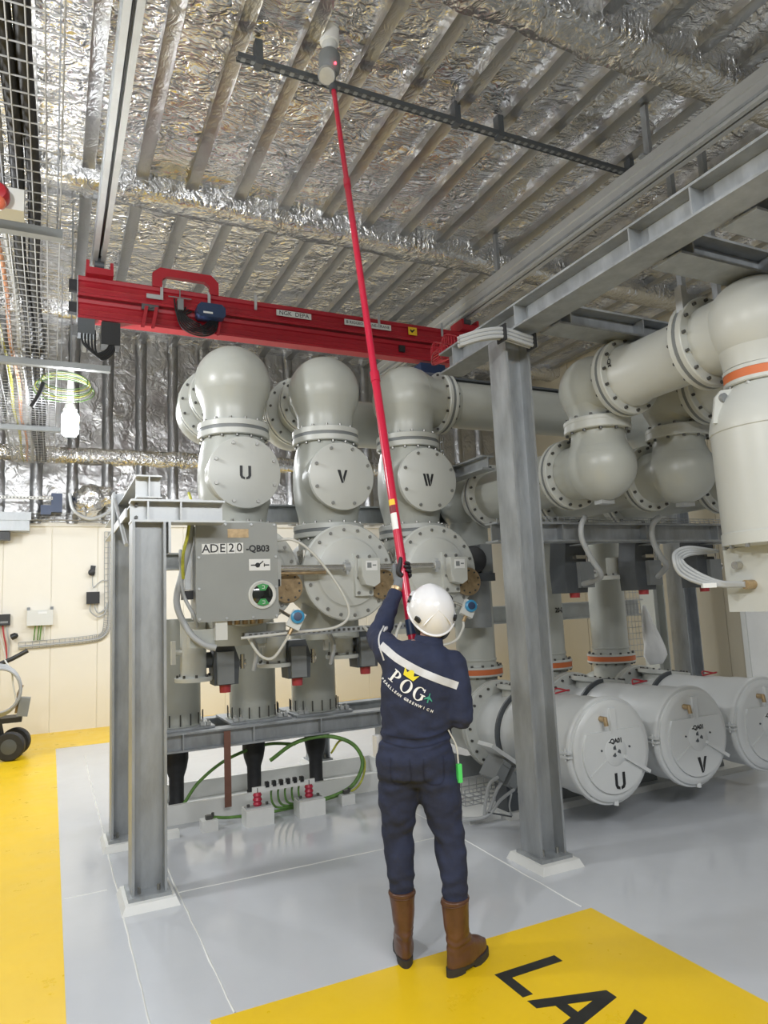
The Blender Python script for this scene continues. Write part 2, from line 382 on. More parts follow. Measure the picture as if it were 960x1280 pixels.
# ceiling: crumpled foil sheets between foil-wrapped ribs and beams
def foil_grid(name, o, ux, uy, nx, ny, amp, m, seed=0.0, sag=None):
    o = Vector(o); ux = Vector(ux); uy = Vector(uy); nn = ux.cross(uy).normalized(); vs = []
    for j in range(ny+1):
        for i in range(nx+1):
            p = o+ux*(i/nx)+uy*(j/ny)
            q = Vector((p.x*2.6+seed, p.y*3.6, p.z*2.6+seed*2))
            d = noise.noise(q)*0.6+abs(noise.noise(q*2.7+Vector((9, 3, 1))))*0.5+noise.noise(q*6.1)*0.22
            vs.append(p+nn*(d*amp))
    fs = [(j*(nx+1)+i, j*(nx+1)+i+1, (j+1)*(nx+1)+i+1, (j+1)*(nx+1)+i) for j in range(ny) for i in range(nx)]
    b = MB(); b.add(vs, fs); return b
cl = MB(); cl.bb(X0, X1, Y0, Y1, ZC, ZC+0.2)
ceiling = top('ceiling', cl, 'foil', 'ceiling lined with crumpled silver foil insulation', kind='structure')
part('foil_sheet', foil_grid('foil_sheet', (X0, Y0, ZC-0.03), (X1-X0, 0, 0), (0, Y1-Y0, 0), 250, 300, 0.035, 'foil'), 'foil', ceiling, sharp=180)
def foil_bar(prof, L, axis, n, amp, seed):
    # prof: polyline (a,b) cross-section ; axis 'x','y','z' run
    vs = []; k = len(prof)
    for i in range(n+1):
        t = L*i/n
        for a, b_ in prof:
            v = Vector((a, t, b_)); d = Vector((noise.noise(Vector((a*9+seed, t*5, b_*9))), 0, noise.noise(Vector((a*9, t*5+seed, b_*9+7)))))*amp
            v = v+d; vs.append(v if axis == 'y' else Vector((v.y, v.x, v.z)) if axis == 'x' else Vector((v.x, v.z, v.y)))
    fs = [(i*k+j, i*k+j+1, (i+1)*k+j+1, (i+1)*k+j) for i in range(n) for j in range(k-1)]
    b = MB(); b.add(vs, fs); return b
ribprof = [(-0.062, 0.12), (-0.057, 0.006), (-0.060, -0.004), (-0.050, 0.0), (0.0, 0.0), (0.050, 0.0), (0.060, -0.004), (0.057, 0.006), (0.062, 0.12)]
BE = [3.70, 7.20, 10.70]
bays = [(Y0, BE[0]-0.17), (BE[0]+0.17, BE[1]-0.17), (BE[1]+0.17, BE[2]-0.17), (BE[2]+0.17, Y1)]
for bi, (ya, yb) in enumerate(bays):
    if bi == 0: ya = 0.6
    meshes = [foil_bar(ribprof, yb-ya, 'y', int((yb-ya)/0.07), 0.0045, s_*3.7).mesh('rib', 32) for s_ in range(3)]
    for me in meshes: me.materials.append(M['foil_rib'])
    for k in range(23):
        x = -2.25+0.505*k
        o = bpy.data.objects.new('rib', meshes[k % 3]); COL.objects.link(o); o.parent = ceiling
        o.location = Vector((x, ya, 6.115))-OFF['ceiling']
beamprof = [(-0.19, 0.30), (-0.175, 0.05), (-0.15, 0.0), (-0.05, -0.01), (0.05, 0.0), (0.15, 0.0), (0.175, 0.05), (0.19, 0.30)]
bm_me = foil_bar(beamprof, X1-X0, 'x', 150, 0.022, 5.0).mesh('wrapped_beam', 180); bm_me.materials.append(M['foil_beam'])
for y in BE:
    o = bpy.data.objects.new('wrapped_beam', bm_me); COL.objects.link(o); o.parent = ceiling; o.location = Vector((X0, y, 5.98))-OFF['ceiling']

# back wall: cream metal panels below, foil lining with ribs and a ledge above
wb = MB(); wb.bb(X0, X1, Y1, Y1+0.2, 0, ZC)
wall_back = top('wall_back', wb, 'cream', 'cream panelled back wall with foil lining above', kind='structure')
pm = MB(); pm.prism([(-0.322, 0), (0.322, 0), (0.322, 0.006), (0.316, 0.012), (-0.316, 0.012), (-0.322, 0.006)], 3.08, (0, 0, 0), (1, 0, 0), (0, -1, 0))
pm.v = [(v[0], v[1], -v[2] if v[2] < 0 else v[2]) for v in pm.v]
pmesh = pm.mesh('wall_panel', 30); pmesh.materials.append(M['cream'])
for k in range(18):
    o = bpy.data.objects.new('wall_panel', pmesh); COL.objects.link(o); o.parent = wall_back
    o.location = Vector((X0+0.325+0.65*k, Y1, 0.0))-OFF['wall_back']
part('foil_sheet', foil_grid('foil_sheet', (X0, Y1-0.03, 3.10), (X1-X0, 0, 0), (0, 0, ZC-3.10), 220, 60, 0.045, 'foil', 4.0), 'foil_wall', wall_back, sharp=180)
rb = foil_bar([(-0.09, 0.06), (-0.06, 0.0), (0.06, 0.0), (0.09, 0.06)], ZC-3.1, 'z', 40, 0.012, 2.0)
rb.v = [(x, z_, y) for (x, y, z_) in [(v[0], v[2], v[1]) for v in rb.v]]
rmesh = None
for k in range(23):
    if rmesh is None:
        b = MB(); n = 40
        vs = []
        for i in range(n+1):
            t = (ZC-3.1)*i/n
            for a, d in [(-0.09, 0.0), (-0.06, -0.07), (0.06, -0.07), (0.09, 0.0)]:
                vs.append((a+noise.noise(Vector((a*9, t*5, 1)))*0.012, d+noise.noise(Vector((a*9, t*5, 8)))*0.012, t))
        b.add(vs, [(i*4+j, i*4+j+1, (i+1)*4+j+1, (i+1)*4+j) for i in range(n) for j in range(3)])
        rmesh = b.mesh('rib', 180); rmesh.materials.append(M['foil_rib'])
    o = bpy.data.objects.new('rib', rmesh); COL.objects.link(o); o.parent = wall_back
    o.location = Vector((-2.25+0.505*k, Y1-0.03, 3.1))-OFF['wall_back']
lg = foil_bar([(0.10, -0.16), (-0.05, -0.12), (-0.10, -0.02), (-0.08, 0.10), (0.10, 0.16)], X1-X0, 'x', 150, 0.02, 8.0)
lg.v = [(v[0]+X0, v[1]+Y1-0.06, v[2]+4.18) for v in lg.v]
part('wrapped_girt', lg, 'foil_beam', wall_back, sharp=180)
b = MB(); b.bb(X0, X1, Y1-0.06, Y1, 3.06, 3.12); part('panel_cap_trim', b, 'cream', wall_back)
# right wall: tall beige panels
wr = MB(); wr.bb(X1, X1+0.2, Y0, Y1, 0, ZC)
wall_right = top('wall_right', wr, 'beige', 'beige panelled side wall behind the switchgear', kind='structure')
pm = MB(); pm.bb(-0.012, 0, -0.494, 0.494, 0, ZC-0.02); pmesh = pm.mesh('wall_panel', 30); pmesh.materials.append(M['beige'])
for k in range(14):
    o = bpy.data.objects.new('wall_panel', pmesh); COL.objects.link(o); o.parent = wall_right; o.location = Vector((X1, Y0+1.0+1.0*k, 0))-OFF['wall_right']
wl = MB(); wl.bb(X0-0.2, X0, Y0, Y1, 0, ZC); top('wall_left', wl, 'hall_grey', 'grey side wall', kind='structure')
wf = MB(); wf.bb(X0, X1, Y0-0.2, Y0, 0, ZC); top('wall_front', wf, 'hall_grey', 'grey wall behind the photographer', kind='structure')

# ================================================================== STEELWORK
def column(name, label, x, y, z1, H=0.20, W=0.20, pad=True, padc=(0.34, 0.34), m='galv'):
    T = thing(name, label, 'column', (x, y, 0))
    z0 = 0.045 if pad else 0.0
    b = MB(); ibeam(b, (x, y, z0+0.018), (x, y, z1), H, W, 0.016, 0.011, (1, 0, 0)); part('section', b, m, T)
    b = MB(); b.bb(x-H/2-0.02, x+H/2+0.02, y-W/2-0.03, y+W/2+0.03, z0, z0+0.02); part('base_plate', b, m, T)
    if pad:
        b = MB(); px_, py_ = padc[0]/2-0.03, padc[1]/2
        vs = [(x-px_-0.02, y-py_-0.02, 0), (x+px_+0.02, y-py_-0.02, 0), (x+px_+0.02, y+py_+0.02, 0), (x-px_-0.02, y+py_+0.02, 0)]
        vs += [(x-px_, y-py_, z0), (x+px_, y-py_, z0), (x+px_, y+py_, z0), (x-px_, y+py_, z0)]
        b.add(vs, [(3, 2, 1, 0), (4, 5, 6, 7), (0, 1, 5, 4), (1, 2, 6, 5), (2, 3, 7, 6), (3, 0, 4, 7)]); part('grout_pad', b, 'white_paint', T)
    b = MB()
    for sx in (-0.055, 0.055):
        for s_ in (-1, 1): b.cyl((x+sx, y+s_*0.065, z0+0.015), (x+sx, y+s_*0.065, z0+0.055), 0.011, n=6)
    part('anchor_bolts', b, 'bolt', T, kind='stuff')
    return T
def beam(name, label, a, b_, H=0.2, W=0.2, m='galv', stiff=(), group=None, tf=0.014, tw=0.010):
    mb = MB(); ibeam(mb, a, b_, H, W, tf, tw); o = top(name, mb, m, label, 'beam', group)
    a = Vector(a); d = (Vector(b_)-a).normalized(); s_ = Vector((0, 0, 1)).cross(d)
    for t in stiff:
        mb = MB(); c = a+d*t
        R_ = Matrix((d, s_, Vector((0, 0, 1)))).transposed()
        mb.box(c+s_*(W/4), (0.010, W/2-0.006, H-2*tf), R_); mb.box(c-s_*(W/4), (0.010, W/2-0.006, H-2*tf), R_)
        part('stiffener', mb, m, o)
    return o
LCX, LCY = 0.545, 4.60
lc = column('steel_column', 'galvanised steel column in front at the left, below the bolted beam ends', LCX, LCY, 2.245)
b = MB(); b.bb(LCX+0.115, LCX+0.13, LCY-0.10, LCY+0.02, 2.05, 2.245); part('connection_plate', b, 'galv_light', lc)
column('steel_column', 'galvanised steel column standing just behind the front left column', 0.52, 5.77, 2.62)
column('steel_column', 'tall galvanised steel column with one clear flange between the two bays', 2.86, 3.82, 3.453)
column('steel_column', 'galvanised column behind the worker, under the far end of the low beam', 2.62, 7.35, 2.6)
column('steel_column', 'dark galvanised column in the background right of the hanging white bag', 8.45, 7.5, 3.4, 0.26, 0.3, pad=False)
column('steel_column', 'painted grey column in the background left of the dark one', 7.95, 7.6, 3.4, 0.22, 0.26, pad=False, m='gis')
# head of the left frame: beams running in both directions
hb = beam('steel_beam', 'galvanised cross beam resting on the front left column head', (0.44, LCY, 2.318), (1.02, LCY, 2.318), 0.145, 0.17, 'galv_light', (0.10, 0.3))
b = MB()
for z in (2.28, 2.36): b.cyl((0.475, LCY-0.005, z), (0.475, LCY-0.03, z), 0.012, n=6)
part('bolt_heads', b, 'bolt_dark', hb, kind='stuff')
# short stub seen end-on on top (runs away from the camera)
mb = MB(); ibeam(mb, (0.545, 4.50, 2.467), (0.545, 7.3, 2.467), 0.145, 0.155, 0.010, 0.008); eb = top('steel_beam', mb, 'galv_light', 'galvanised beam seen end-on above the front left column', 'beam')
for s_ in (-1, 1):
    b = MB(); b.bb(0.545+s_*0.005, 0.545+s_*0.075, 4.565, 4.575, 2.405, 2.529); part('stiffener', b, 'galv_light', eb)
b = MB(); T = thing('steel_bracket', 'galvanised angle bracing between the two left columns', 'bracket', (0.45, 5.0, 2.1))
b.bb(0.425, 0.435, 4.72, 5.66, 2.30, 2.36); part('rail', b, 'galv_light', T)
b = MB(); b.tube([(0.43, 4.72, 2.12), (0.43, 5.66, 2.56)], 0.014, 6); part('diagonal', b, 'galv_light', T)
# upper frame behind the poles
beam('steel_beam', 'galvanised long beam behind the lettered covers', (0.64, 5.95, 2.50), (3.75, 5.95, 2.50), 0.16, 0.16, 'galv', (0.6, 1.6, 2.6))
beam('steel_beam', 'galvanised beam behind the round switch housings', (0.64, 6.05, 2.10), (3.75, 6.05, 2.10), 0.14, 0.14, 'galv', (0.6, 1.6, 2.6))
# low frame carrying the cable end boxes
beam('steel_beam', 'low galvanised beam in front under the grey cable end boxes', (0.64, 6.02, 0.635), (3.1, 6.02, 0.635), 0.15, 0.15, 'galv', (0.34, 0.92, 1.52, 2.1))
beam('steel_beam', 'low galvanised beam at the back under the grey cable end boxes', (0.64, 6.66, 0.635), (3.1, 6.66, 0.635), 0.15, 0.15, 'galv', ())
column('steel_post', 'short galvanised post under the low beam behind the worker', 2.95, 6.34, 0.56, 0.14, 0.14, pad=False)
column('steel_post', 'short galvanised post under the low beam beside the left columns', 0.72, 6.34, 0.56, 0.14, 0.14, pad=False)
# overhead beam along the right bay with cantilever stubs
beam('steel_beam', 'long overhead galvanised beam running over the tall column', (2.86, 0.9, 3.54), (2.86, 4.6, 3.54), 0.17, 0.20, 'galv', (0.55, 1.27, 1.67, 2.70, 3.5))
for y, L, lab in ((3.50, 1.9, 'cantilever beam nearest the tall column, over the upper grey elbow'), (2.52, 1.9, 'cantilever beam carrying the hanging pipe bracket'), (2.08, 1.7, 'cantilever beam at the right picture edge, nearest the viewer')):
    beam('steel_beam', 'galvanised '+lab, (2.97, y, 3.51), (2.97+L, y, 3.51), 0.145, 0.20, 'galv', (0.10, 0.75))
# shelf beam under the round elbows of the right bay
beam('steel_beam', 'galvanised shelf beam under the two round lower elbows', (2.98, 4.35, 2.165), (6.2, 4.35, 2.165), 0.15, 0.16, 'galv', (0.62, 1.5, 2.35))
beam('steel_beam', 'galvanised beam at the rear of the right bay behind the drive boxes', (2.98, 6.15, 1.50), (6.2, 6.15, 1.50), 0.18, 0.16, 'galv_light', (0.9, 1.6))
beam('steel_beam', 'galvanised beam above the second switch cover beside the tall column', (3.27, 4.75, 2.80), (3.27, 5.93, 2.80), 0.12, 0.12, 'galv')
column('steel_post', 'slim galvanised post standing between the third lettered cover and the tall column', 3.24, 6.02, 3.5, 0.14, 0.14, pad=False)
HG = ((5.9, 4.85, 3.6, 'left of the hanging pipe bracket'), (5.9, 4.45, 3.6, 'right of the hanging pipe bracket'))
for x, y, z0, lb in HG:
    b = MB(); b.bb(x-0.03, x+0.03, y-0.03, y+0.03, z0, 6.1)
    top('hanger_strut', b, 'galv', 'thin galvanised ceiling hanger '+lb, 'strut', 'ceiling hangers over the right bay')

# ================================================================== CRANE
def rail(label, x, y0, y1, z):
    T = thing('crane_rail', label, 'rail', (x, y0, z))
    # hollow running profile with an open slot below: two C halves
    for s_ in (-1, 1):
        b = MB(); P = [(0.014, 0.0), (0.062, 0.0), (0.062, 0.10), (0.05, 0.11), (0.05, 0.17), (0.062, 0.18), (0.062, 0.28), (0.0, 0.28), (0.0, 0.268), (0.040, 0.268), (0.040, 0.012), (0.014, 0.012)]
        b.prism([(s_*a, c*0.86) for a, c in (P if s_ < 0 else P[::-1])], y1-y0, (x, y1, z), (1, 0, 0), (0, 0, 1))
        part('rail_half', b, 'rail_grey', T)
    b = MB(); b.bb(x-0.006, x+0.006, y0+0.1, y1, z+0.03, z+0.06); part('conductor_line', b, 'black', T)
    b = MB(); b.bb(x-0.075, x-0.062, y0+0.1, y1, z+0.03, z+0.055); part('side_strip', b, 'galv', T)
    for y in (1.6, 4.2, 6.6, 9.4):
        if y0 < y < y1:
            b = MB(); b.bb(x-0.02, x+0.02, y-0.03, y+0.03, z+0.24, 6.1); part('hanger', b, 'galv', T)
            b = MB(); b.bb(x-0.10, x+0.10, y-0.03, y+0.03, z+0.24, z+0.26); part('hanger_plate', b, 'galv', T)
    return T
rail('galvanised crane rail under the foil ceiling at the left', 0.40, -0.5, 10.2, 5.34)
rail('galvanised crane rail running over the right bay', 4.86, -0.5, 10.2, 5.34)
CY = 7.40
T = thing('crane_girder', 'red overhead crane girder with blue hoist drive spanning between the rails', 'crane', (2.4, CY, 4.65))
def gprof(z0, z1): # hollow crane profile, ridged
    h = z1-z0; return [(0.075, z0), (0.075, z0+0.028), (0.034, z0+0.050), (0.030, z0+h*0.45), (0.037, z0+h*0.5), (0.030, z0+h*0.55), (0.030, z1-0.055), (0.050, z1-0.045), (0.056, z1-0.012), (0.05, z1)]
for nm, z0, z1 in (('upper_beam', 4.91, 5.13), ('lower_beam', 4.67, 4.89)):
    P = gprof(z0, z1); P = [(-a, z) for a, z in P][::-1]+P
    P = [(a, z) for a, z in P]
    b = MB(); b.prism(P[::-1], 4.75, (0.2, CY, 0), (0, 1, 0), (0, 0, 1)); part(nm, b, 'crane_red', T)
    b = MB(); b.bb(0.19, 0.2, CY-0.06, CY+0.06, z0, z1); part('end_cap', b, 'galv', T)
    b = MB(); b.bb(0.115, 0.19, CY-0.05, CY+0.03, z0+0.06, z0+0.17); part('rubber_buffer', b, 'rubber', T)
for x in (0.40, 4.86):
    b = MB(); b.bb(x-0.13, x+0.13, CY-0.14, CY+0.14, 5.13, 5.20); b.bb(x-0.13, x-0.10, CY-0.14, CY+0.14, 5.2, 5.27); b.bb(x+0.10, x+0.13, CY-0.14, CY+0.14, 5.2, 5.27); part('end_truck', b, 'crane_red', T)
    b = MB(); b.cyl((x-0.045, CY-0.05, 5.27), (x+0.045, CY-0.05, 5.27), 0.04, n=14); b.cyl((x-0.045, CY+0.05, 5.27), (x+0.045, CY+0.05, 5.27), 0.04, n=14); b.tube([(x, CY, 5.2), (x, CY, 5.4)], 0.02); part('trolley_wheels', b, 'dark_grey', T)
# C-shaped yoke on top
b = MB(); yk = [(0, 0), (0.10, 0), (0.10, 0.09), (0.15, 0.13), (0.55, 0.13), (0.60, 0.09), (0.60, 0), (0.70, 0), (0.70, 0.14), (0.62, 0.22), (0.08, 0.22), (0, 0.15)]
b.prism(yk, 0.06, (0.92, CY-0.02, 5.12), (1, 0, 0), (0, 0, 1)); part('yoke', b, 'crane_red', T)
b = MB(); b.bb(0.86, 1.02, CY-0.075, CY-0.065, 4.98, 5.03); b.bb(1.0, 1.03, CY-0.078, CY-0.066, 4.98, 5.15); part('rating_bracket', b, 'galv_light', T)
b = MB(); b.bb(1.5, 1.53, CY-0.078, CY-0.066, 5.0, 5.14); part('clip', b, 'galv_light', T)
# hanging stirrup: two short red straps
for x in (0.80, 0.90):
    b = MB(); b.prism([(0, 0), (0.035, 0), (0.075, 0.24), (0.04, 0.24)], 0.035, (x, CY-0.085, 4.63), (1, 0, 0), (0, 0, 1)); part('stirrup_strap', b, 'crane_red', T)
b = MB(); b.bb(0.81, 0.98, CY-0.10, CY-0.07, 4.84, 4.90); b.cyl((0.90, CY-0.09, 4.87), (0.90, CY-0.12, 4.87), 0.02, n=10); part('stirrup_clamp', b, 'dark_grey', T)
# hoist drive
b = MB(); P = [(0, 0.03), (0.03, 0), (0.27, 0), (0.30, 0.03), (0.30, 0.11), (0.26, 0.15), (0.04, 0.15), (0, 0.11)]
b.prism(P, 0.16, (1.36, CY-0.07, 4.80), (1, 0, 0), (0, 0, 1)); hd = part('hoist_drive', b, 'blue', T)
b = MB(); b.bb(1.42, 1.52, CY-0.236, CY-0.229, 4.83, 4.85); part('drive_label', b, 'white', hd)
b = MB()
for k in range(7):
    r = 0.14+0.02*k
    b.tube(bez([(1.14+0.03*k, CY-0.10, 5.0-0.02*k), (1.16+0.015*k, CY-0.13, 4.82), (1.22+0.02*k, CY-0.15-0.01*k, 4.66+0.01*k), (1.40, CY-0.15, 4.60+0.022*k), (1.55-0.02*k, CY-0.14, 4.66+0.01*k), (1.60-0.01*k, CY-0.11, 4.82)], 6), 0.009, 6)
part('drive_cables', b, 'black', T, kind='stuff')
b = MB(); b.box((1.20, CY-0.12, 4.93), (0.06, 0.05, 0.12)); b.cyl((1.2, CY-0.1, 5.0), (1.2, CY-0.1, 5.12), 0.006); b.tube([(1.08, CY-0.1, 5.02), (1.32, CY-0.1, 5.02)], 0.006); b.bb(1.44, 1.47, CY-0.13, CY-0.09, 4.63, 4.72); part('limit_switch', b, 'mid_grey', T)
for x in (1.50, 1.58): 
    b = MB(); b.prism([(0, 0), (0.03, 0), (0.06, 0.16), (0.03, 0.16)], 0.03, (x, CY-0.09, 4.64), (1, 0, 0), (0, 0, 1)); part('stirrup_strap', b, 'crane_red', T)
# junction boxes at the left end
b = MB(); b.bb(0.20, 0.36, CY-0.10, CY+0.06, 4.50, 4.66); part('junction_box', b, 'dark_grey', T)
b = MB(); b.bb(0.42, 0.60, CY-0.12, CY+0.06, 4.40, 4.64); part('junction_box', b, 'black', T)
b = MB()
for k in range(5): b.tube(bez([(0.24+0.03*k, CY-0.08, 4.55), (0.25+0.03*k, CY-0.1, 4.40-0.02*k), (0.36+0.02*k, CY-0.1, 4.30-0.015*k), (0.46+0.02*k, CY-0.1, 4.34), (0.52, CY-0.1, 4.44)], 6), 0.011, 6)
part('hanging_cables', b, 'rubber', T, kind='stuff')
# plates with lettering
for x, L, z, txt, sz in ((2.28, 0.42, 5.03, 'NGK  DEPA', 0.07), (3.12, 0.62, 5.035, 'B RIGGED CRANE-CRANE', 0.05)):
    b = MB(); b.bb(x, x+L, CY-0.066, CY-0.060, z-0.035, z+0.035); p = part('name_plate', b, 'off_white', T)
    part('plate_lettering', text_mb(txt, sz, (x+L/2, CY-0.067, z), (1, 0, 0), (0, 0, 1)), 'black', p)
b = MB(); b.bb(3.98, 4.10, CY-0.068, CY-0.062, 4.985, 5.085); p = part('warning_plate', b, 'yellow_label', T)
b = MB(); b.prism([(0, 0.03), (0.03, 0), (0.05, 0.02), (0.075, 0.045), (0.055, 0.05), (0.03, 0.03), (0.015, 0.05)], 0.002, (4.0, CY-0.0685, 5.01), (1, 0, 0), (0, 0, 1)); part('warning_symbol', b, 'black', p)
b = MB(); b.bb(3.84, 3.92, CY-0.07, CY-0.045, 4.75, 4.83); part('sensor_box', b, 'black', T)
for x in (2.02, 3.56, 4.45):
    b = MB(); b.bb(x, x+0.03, CY-0.075, CY-0.068, 5.02, 5.20); part('clip', b, 'galv_light', T)
b = MB(); b.bb(4.10, 4.45, CY-0.12, CY+0.05, 4.50, 4.62); part('end_drive', b, 'blue', T)
# light red safety ladder on the bridge next to the right rail
T = thing('cable_basket', 'small red wire basket tray curving over beside the tall column', 'cable tray', (3.2, 6.2, 4.0))
b = MB()
A = [(2.88, 4.45, 3.632), (3.25, 5.3, 4.02), (3.75, 6.2, 4.25), (4.35, 6.95, 4.6)]
for dz, dy in ((0, 0), (0.09, 0), (0, 0.2), (0.09, 0.2)):
    b.tube(bez([(x, y+dy, z+dz) for x, y, z in A], 5), 0.006, 5)
for p in bez(A, 6): b.tube([p+Vector((0, 0, 0.09)), p, p+Vector((0, 0.2, 0)), p+Vector((0, 0.2, 0.09))], 0.005, 5)
part('wire_mesh', b, 'crane_red', T)
# perforated strut under the ceiling
T = thing('perforated_strut', 'dark perforated strut rail hung across the foil ceiling', 'strut', (3.3, 4.88, 5.98))
b = MB(); b.bb(1.25, 5.45, 4.865, 4.895, 5.955, 5.97)
for s_ in (-1, 1): b.bb(1.25, 5.45, 4.88+s_*0.03-0.004, 4.88+s_*0.03+0.004, 5.95, 5.99)
part('strut_channel', b, 'dark_grey', T)
b = MB()
for k in range(52): b.bb(1.28+0.08*k, 1.315+0.08*k, 4.86, 4.90, 5.9535, 5.957)
part('slots', b, 'mid_grey', T, kind='stuff')
for x in (1.42, 3.25, 3.72, 5.35):
    b = MB(); b.bb(x-0.03, x+0.03, 4.84, 4.92, 5.93, 6.15); part('hanger', b, 'dark_grey', T)
# ================================================================== GIS, left bay (three poles U V W)
PX = (1.31, 2.10, 2.89); PY = 5.45
def elbow(parent, c, r, dirs, R=0.27, nm='elbow'):
    # ball elbow with necks towards dirs
    b = MB(); c = Vector(c); b.sphere(c, r, 40, 22, dirs[0]); e = part(nm, b, 'gis', parent)
    for d, L in zip(dirs[0::1], [None]*len(dirs)): pass
    return e
def neck(b, c, d, r0, L0, L1, r1=None): b.lathe([(r0*0.98, L0), (r0 if r1 is None else r1, L1)], c, d, 36)
def flange(parent, c, ax, R, t=0.05, seal='seal', nb=12, mat_='gis_cover', ph=0.13, bm='bolt', br=0.0115, st=0.028):
    # pair of flange rings with a spacer ring between, bolts on both sides
    c = Vector(c); ax = Vector(ax).normalized()
    b = MB(); b.lathe([(R*0.8, -t), (R-0.006, -t), (R, -t+0.006), (R, -st/2), (R*0.8, -st/2)], c, ax, 40); f1 = part('flange', b, mat_, parent)
    b = MB(); b.lathe([(R*0.8, st/2), (R, st/2), (R, t-0.006), (R-0.006, t), (R*0.8, t)], c, ax, 40); part('flange', b, mat_, parent)
    b = MB(); b.lathe([(R*0.8, -st/2), (R*0.985, -st/2), (R*0.985, st/2), (R*0.8, st/2)], c, ax, 40); part('spacer_ring', b, seal, parent)
    b = MB(); b.bolts(c+ax*t, ax, R*0.91, nb, br, 0.018, ph); b.bolts(c-ax*t, -ax, R*0.91, nb, br, 0.018, ph); part('flange_bolts', b, bm, parent, kind='stuff')
def stencil(ch, h, o, X, Y, d=0.003):
    b = MB(); w_ = h*0.82; s_ = h*0.24
    def q(*P):
        b.prism([(x*h-0.41*h if ch != 'W' else x*h-0.5*h, y*h-0.5*h) for x, y in P], d, o, X, Y)
    if ch == 'U':
        q((0.0, 0.28), (0.20, 0.28), (0.20, 1), (0, 1)); q((0.62, 0.28), (0.82, 0.28), (0.82, 1), (0.62, 1))
        q((0.0, 0.28), (0.10, 0.08), (0.36, 0.0), (0.36, 0.17), (0.26, 0.20), (0.20, 0.28)); q((0.46, 0.0), (0.72, 0.08), (0.82, 0.28), (0.62, 0.28), (0.56, 0.20), (0.46, 0.17))
    elif ch == 'V':
        q((0, 1), (0.30, 0), (0.46, 0), (0.24, 1)); q((0.50, 0.06), (0.82, 1), (0.62, 1), (0.44, 0.42))
    else:
        q((0, 1), (0.22, 0), (0.40, 0), (0.20, 1)); q((0.30, 1), (0.50, 0), (0.68, 0), (0.50, 1)); q((0.72, 0.1), (0.98, 1), (0.78, 1), (0.64, 0.5))
    return b
ZC_U, RU = 2.705, 0.275
